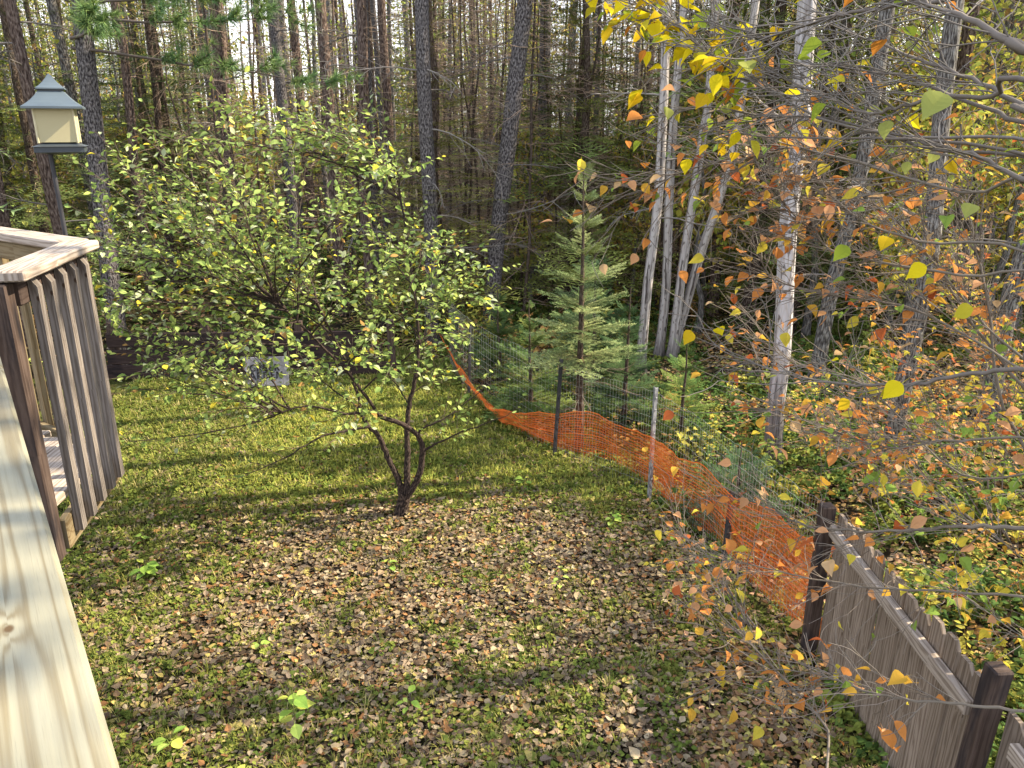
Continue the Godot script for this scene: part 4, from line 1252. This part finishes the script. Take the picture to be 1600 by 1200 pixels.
# ---------------------------------------------------------------- deck, feeder, sign
func make_deck() -> void:
	var deck := thing("deck", "weathered wooden deck corner with stained upright slats under a flat rail cap", "deck")
	var N := Vector3(-1.86, 0, -2.88)
	var C := Vector3(-1.99, 0, -3.62)
	var B := C + Vector3(-0.83, 0, -0.56) * 2.4
	var seg := func(p: Vector3, q: Vector3, size: Vector2, y: float, called: String, m: Material, off := 0.0, more := 0.0, shift := 0.0) -> MeshInstance3D:
		var l := p.distance_to(q) + more
		var o := part(called, box_mesh(Vector3(size.x, size.y, l), 2, 0.006, Vector2(shift, shift)), m, deck)
		var d := (q - p).normalized()
		o.position = (p + q) / 2 + Vector3(0, y, 0) + Vector3(-d.z, 0, d.x) * off
		o.rotation.y = atan2(d.x, d.z)
		return o
	# rail caps, mitred by overlap at slightly different levels
	seg.call(N, C, Vector2(0.145, 0.04), 2.478, "rail_cap", M.old_board, 0.0, 0.10, 0.1)
	seg.call(C + Vector3(-0.06, 0, -0.04), B, Vector2(0.145, 0.04), 2.475, "rail_cap", M.old_board, 0.02, 0.0, 0.4)
	seg.call(N, C, Vector2(0.036, 0.09), 2.40, "rail", M.dark_board, 0.0, -0.04, 0.2)
	seg.call(C, B, Vector2(0.036, 0.09), 2.40, "rail", M.tan_board, 0.0, -0.08, 0.6)
	seg.call(N, C, Vector2(0.036, 0.14), 1.385, "rim_joist", M.tan_board, 0.0, -0.05, 0.2)
	seg.call(C, B, Vector2(0.036, 0.14), 1.385, "rim_joist", M.tan_board, 0.0, -0.08, 0.2)
	# slats on the outer face of both sides; their tops are cut at a slant
	var slat := Acc.new()
	var o2 := [Vector2(-0.016, -0.5), Vector2(0.016, -0.5), Vector2(0.016, 0.545), Vector2(-0.004, 0.575), Vector2(-0.016, 0.575)]
	var f1: Array[Vector3] = []
	var f2: Array[Vector3] = []
	for c in o2: f1.push_back(Vector3(c.x, c.y, -0.024)); f2.push_back(Vector3(c.x, c.y, 0.024))
	face(slat, f1.duplicate(), Transform3D(), 1, Vector2.ZERO); face(slat, f2.duplicate(), Transform3D(), 1, Vector2.ZERO)
	for i in 5:
		var s: Array[Vector3] = [f1[i], f1[(i + 1) % 5], f2[(i + 1) % 5], f2[i]]
		face(slat, s, Transform3D(), 1, Vector2.ZERO)
	var sm := slat.mesh()
	for side in 2:
		var p := N if side == 0 else C
		var q := C if side == 0 else B
		var d := (q - p).normalized()
		var out := Vector3(-d.z, 0, d.x)
		var n := 5 if side == 0 else 14
		for k in n:
			var o := part("slat", sm, M.slat if side == 0 else M.tan_board, deck)
			var s := 0.11 + k * 0.137 if side == 0 else 0.14 + k * 0.145
			o.position = p + d * s + out * 0.038 + Vector3(0, 1.865 + rf(-.006, .006), 0)
			o.rotation = Vector3(rf(-.006, .006), atan2(-out.z, out.x), 0)
	var corner := part("slat", sm, M.slat, deck)
	corner.position = C + Vector3(-0.005, 1.865, 0.0)
	corner.rotation.y = -PI / 2 - 0.15
	# corner posts
	for e in [[N + Vector3(-0.03, 0, 0.03), M.dark_board, 1.30, 2.45], [C + Vector3(-0.03, 0, 0.04), M.slat, 1.32, 2.45], [B, M.slat, 0.0, 2.45], [N + Vector3(-0.55, 0, -0.35), M.dark_board, -0.05, 1.4]]:
		var o := part("post", box_mesh(Vector3(0.075, e[3] - e[2], 0.075), 1, 0.006, Vector2(.2, .1)), e[1], deck)
		o.position = e[0] + Vector3(0, (e[2] + e[3]) / 2, 0)
		o.rotation.y = 0.2
	# floor boards
	for k in 9:
		var t := k * 0.146
		var p := N + Vector3(-0.10 - t, 0, 0.75 - t * 0.25)
		var q := C + Vector3(-0.05 - t, 0, 0.08 - t * 0.62)
		seg.call(p, q, Vector2(0.14, 0.038), 1.475, "floor_board", M.old_board, 0.0, 0.0, k * 0.21)
	# the near handrail that the viewer leans over
	var hr := thing("handrail", "pale new wooden handrail board running away along the near deck edge", "handrail")
	var p0 := Vector3(0.08, 2.48, 0.12)
	var p1 := Vector3(-1.80, 2.48, -2.56)
	var d := (p1 - p0).normalized()
	var out := Vector3(-d.z, 0, d.x)
	var l := p0.distance_to(p1)
	var b := part("board", box_mesh(Vector3(0.145, 0.038, l), 2, 0.006, Vector2(-0.0575, 1.72)), M.new_board, hr)
	b.position = (p0 + p1) / 2 - out * 0.038
	b.rotation.y = atan2(d.x, d.z)
	for t in [0.12, 0.97]:
		var o := part("post", box_mesh(Vector3(0.09, 2.455, 0.09), 1, 0.006), M.new_board, hr)
		o.position = p0.lerp(p1, t) - out * 0.05 + Vector3(0, -2.48 + 1.2275, 0)
		o.rotation.y = atan2(d.x, d.z)

func make_feeder() -> void:
	var o := thing("bird_feeder", "cream bird feeder with a two tiered blue grey roof on a thin dark pole", "bird feeder", Vector3(-2.27, 0, -4.12), 0.42)
	var ring := func(a: Acc, y0: float, r0: float, y1: float, r1: float, n: int, sag := 0.0) -> void:
		for i in n:
			var t0 := TAU * (i + 0.5) / n
			var t1 := TAU * (i + 1.5) / n
			var steps := 4
			for s in steps:
				var u0 := float(s) / steps
				var u1 := float(s + 1) / steps
				var ya := lerpf(y0, y1, u0) - sag * sin(u0 * PI)
				var yb := lerpf(y0, y1, u1) - sag * sin(u1 * PI)
				var ra := lerpf(r0, r1, u0)
				var rb := lerpf(r0, r1, u1)
				a.quad(Vector3(cos(t0) * ra, ya, sin(t0) * ra), Vector3(cos(t0) * rb, yb, sin(t0) * rb), Vector3(cos(t1) * rb, yb, sin(t1) * rb), Vector3(cos(t1) * ra, ya, sin(t1) * ra))
	var roof := Acc.new()
	ring.call(roof, 3.092, 0.185, 3.162, 0.078, 4, 0.008)
	ring.call(roof, 3.082, 0.185, 3.092, 0.185, 4)
	ring.call(roof, 3.082, 0.0, 3.082, 0.185, 4)
	part("roof", roof.mesh(), M.roof_blue, o)
	var vent := Acc.new()
	ring.call(vent, 3.155, 0.072, 3.182, 0.072, 4)
	part("collar", vent.mesh(), M.tray, o)
	var cap := Acc.new()
	ring.call(cap, 3.178, 0.088, 3.245, 0.004, 4, 0.008)
	ring.call(cap, 3.172, 0.088, 3.178, 0.088, 4)
	part("roof_cap", cap.mesh(), M.roof_blue, o)
	var body := Acc.new()
	ring.call(body, 2.925, 0.118, 3.088, 0.125, 4)
	part("hopper", body.mesh(), M.cream, o)
	var tray := Acc.new()
	ring.call(tray, 2.925, 0.08, 2.905, 0.168, 4)
	ring.call(tray, 2.905, 0.155, 2.878, 0.155, 4)
	ring.call(tray, 2.878, 0.155, 2.862, 0.0, 4)
	part("tray", tray.mesh(), M.tray, o)
	for k in 4:
		var c := Acc.new()
		tube(c, PackedVector3Array([Vector3(0, 2.922, 0), Vector3(0, 3.09, 0)]), taper(2, 0.006, 0.006), 6)
		var m := part("corner_strip", c.mesh(), M.cream, o)
		var th: float = TAU * (k + 0.5) / 4.0
		m.position = Vector3(cos(th), 0, sin(th)) * 0.121
	var pole := Acc.new()
	tube(pole, PackedVector3Array([Vector3(-0.05, 2.88, 0.02), Vector3(-0.045, 2.4, 0.02), Vector3(-0.04, 1.3, 0.02)]), taper(3, 0.011, 0.011), 10)
	part("pole", pole.mesh(), M.dark_steel, o)

func text_mesh(s: String, size: float) -> TextMesh:
	var t := TextMesh.new()
	var f := SystemFont.new()
	f.font_names = PackedStringArray(["Droid Sans"])
	f.font_weight = 700
	t.font = f
	t.text = s
	t.font_size = 64
	t.pixel_size = size / 64.0
	t.depth = 0.004
	return t

func make_yard_things() -> void:
	var sg := thing("garden_sign", "grey board sign with dark lettering on the ground behind the apple tree", "sign", Vector3(-2.9, 0, -8.85), 0.3)
	var o := part("board", box_mesh(Vector3(0.5, 0.35, 0.02), 0, 0.003), M.sign, sg)
	o.position = Vector3(0, 0.245, 0)
	o.rotation = Vector3(-0.12, 0, -0.05)
	for e in [["CREEK", 0.03, 0.06], ["GARDEN", 0.0, -0.03]]:
		var t := part("lettering", text_mesh(e[0], 0.115), M.ink, sg)
		t.position = Vector3(e[1] - 0.05, 0.235 + e[2], 0.014 - e[2] * 0.12 + 0.0)
		t.rotation = Vector3(-0.12, 0, -0.05)
	for x in [-0.17, 0.17]:
		o = part("leg", box_mesh(Vector3(0.03, 0.3, 0.02), 1, 0.003), M.dark_board, sg)
		o.position = Vector3(x, 0.12, -0.03)
	# long low dark board wall at the back of the lawn
	var w := thing("low_board_wall", "long low dark plum grey board wall at the back of the lawn", "wall", Vector3(-3.2, 0, -9.35), 0.06)
	for k in 3:
		o = part("plank", box_mesh(Vector3(3.6 - 0.25 * k, 0.18, 0.04), 0, 0.008, Vector2(k * .2, .1)), M.wall_board, w)
		o.position = Vector3(-0.1 * k, 0.11 + k * 0.2, rf(-.012, .012))
		o.rotation = Vector3(rf(-.05, .05), 0, rf(-.012, .012))
	for k in 4:
		o = part("post", box_mesh(Vector3(0.09, 0.75, 0.09), 1, 0.006), M.dark_board, w)
		o.position = Vector3(-1.7 + k * 1.13, 0.34, -0.07)
	# leafy seedlings on the lawn
	var green := [Color(.30, .44, .08), Color(.38, .50, .12), Color(.48, .52, .10), Color(.22, .36, .07)]
	var spots := [
		[Vector3(-1.1, 0, -3.22), 0.34, 9, 0.085, "bright green seedling in the leaf litter near the handrail end", 1.0],
		[Vector3(-1.33, 0, -2.98), 0.08, 5, 0.07, "low lime leaved sprout at the bottom edge beside the seedling", 1.0],
		[Vector3(-2.55, 0, -4.75), 0.16, 9, 0.085, "pale green broad leaved weed below the deck slats", 1.0],
		[Vector3(-2.75, 0, -5.2), 0.13, 6, 0.07, "lime leaved weed just beyond the last deck slat", 1.0],
		[Vector3(-1.5, 0, -3.95), 0.12, 5, 0.05, "tiny bright seedling in the middle of the brown litter", 1.0],
		[Vector3(-0.86, 0, -4.85), 0.14, 5, 0.055, "small upright seedling in front of the apple tree foot", 1.0],
		[Vector3(0.3, 0, -4.55), 0.32, 6, 0.05, "thin stemmed yellow green seedling in the lawn centre", 1.0],
		[Vector3(-0.55, 0, -3.45), 0.16, 5, 0.06, "yellow green seedling near the bottom centre of the litter", 1.0],
		[Vector3(0.78, 0, -5.5), 0.15, 9, 0.06, "green broad leaved weed at the foot of the orange netting", 1.0],
		[Vector3(-1.72, 0, -3.2), 0.1, 5, 0.075, "green weed tucked against the handrail edge", 1.0],
		[Vector3(0.1, 0, -6.2), 0.15, 8, 0.06, "dull green weed between the apple tree and the netting", 1.0]]
	for e in spots:
		var b: Vector3 = e[0]
		b.y = gh(b.x, b.z)
		var s := thing("seedling", e[4], "seedling", b, rf(0, TAU))
		var pl := Plant.new()
		var pa := wander(Vector3(0, -0.01, 0), Vector3(0.05, 1, 0), e[1], 5, 0.06, 0.05)
		tube(pl.wood, pa, taper(6, 0.003, 0.0018), 5, Color(.12, .12, .05))
		for i in e[2]:
			var t := lerpf(0.45, 1.0, float(i) / e[2])
			var th: float = i * 2.4
			var out := Vector3(cos(th), rf(-.25, .35), sin(th))
			pl.leaves.push_back([aim(pa[mini(int(t * 5), 5)] + out * 0.02, out, Vector3(rf(-.3, .3), 1, rf(-.3, .3)), e[3] * rf(0.7, 1.15)), rng.randi() % 4, rng.randi() % 2])
		part("stem", pl.wood.mesh(), M.twig, s)
		put_leaves(s, pl, [T.oval_a, T.heart_a], green, 12, 0.85)
	# fallen sticks
	for i in 9:
		var z := -rf(3.2, 9.0)
		var x := rf(-2.2, 1.4)
		var a := Acc.new()
		var pa := wander(Vector3.ZERO, Vector3(rf(-1, 1), 0, rf(-1, 1)).normalized(), rf(0.25, 0.6), 5, 0.12, 0.0)
		for k in pa.size(): pa[k].y = 0.02 + gh(x + pa[k].x, z + pa[k].z) - gh(x, z)
		tube(a, pa, taper(6, 0.005, 0.002), 5, Color(.14, .11, .09))
		var st := part("stick", a.mesh(), M.twig, self)
		st.position = Vector3(x, gh(x, z), z)
		tag(st, "thin fallen brown stick lying on the leaf covered lawn", "stick", "fallen sticks on the lawn")

# ---------------------------------------------------------------- main
func _ready() -> void:
	var cam := Camera3D.new()
	cam.name = "camera"
	cam.fov = 52.2
	cam.near = 0.05
	cam.far = 600.0
	cam.position = EYE
	cam.rotation_degrees = Vector3(PITCH, 0, 0)
	add_child(cam)
	cam.current = true
	var env := Environment.new()
	env.background_mode = Environment.BG_SKY
	var sky := ProceduralSkyMaterial.new()
	sky.sky_top_color = Color(.64, .68, .76)
	sky.sky_horizon_color = Color(.95, .94, .93)
	sky.sky_curve = 0.18
	sky.ground_bottom_color = Color(.25, .23, .2)
	sky.ground_horizon_color = Color(.6, .6, .6)
	sky.sky_energy_multiplier = 0.98
	env.sky = Sky.new()
	env.sky.sky_material = sky
	env.tonemap_mode = Environment.TONE_MAPPER_LINEAR
	env.tonemap_exposure = 3.8
	env.sdfgi_enabled = true
	env.ssao_enabled = true
	env.ssil_enabled = true
	var we := WorldEnvironment.new()
	we.name = "world_environment"
	we.environment = env
	add_child(we)
	var sun := DirectionalLight3D.new()
	sun.name = "sun"
	sun.light_energy = 1.2
	sun.light_color = Color(1.0, .94, .83)
	sun.light_angular_distance = 0.5
	sun.shadow_enabled = true
	add_child(sun)
	sun.look_at_from_position(Vector3.ZERO, -Vector3(.77, .62, -.14))

	rng.seed = 20231
	hn.seed = 3; hn.frequency = 0.45
	pn.seed = 5; pn.frequency = 0.5
	wn.seed = 9; wn.frequency = 0.05
	make_materials()
	make_templates()
	var ground := make_ground()
	make_woods()
	make_near_trees()
	make_firs()
	make_deck()
	make_fences()
	make_yard_tree()
	make_overhang()
	make_feeder()
	make_yard_things()
	make_litter(ground)
	make_grass()
	make_undergrowth()
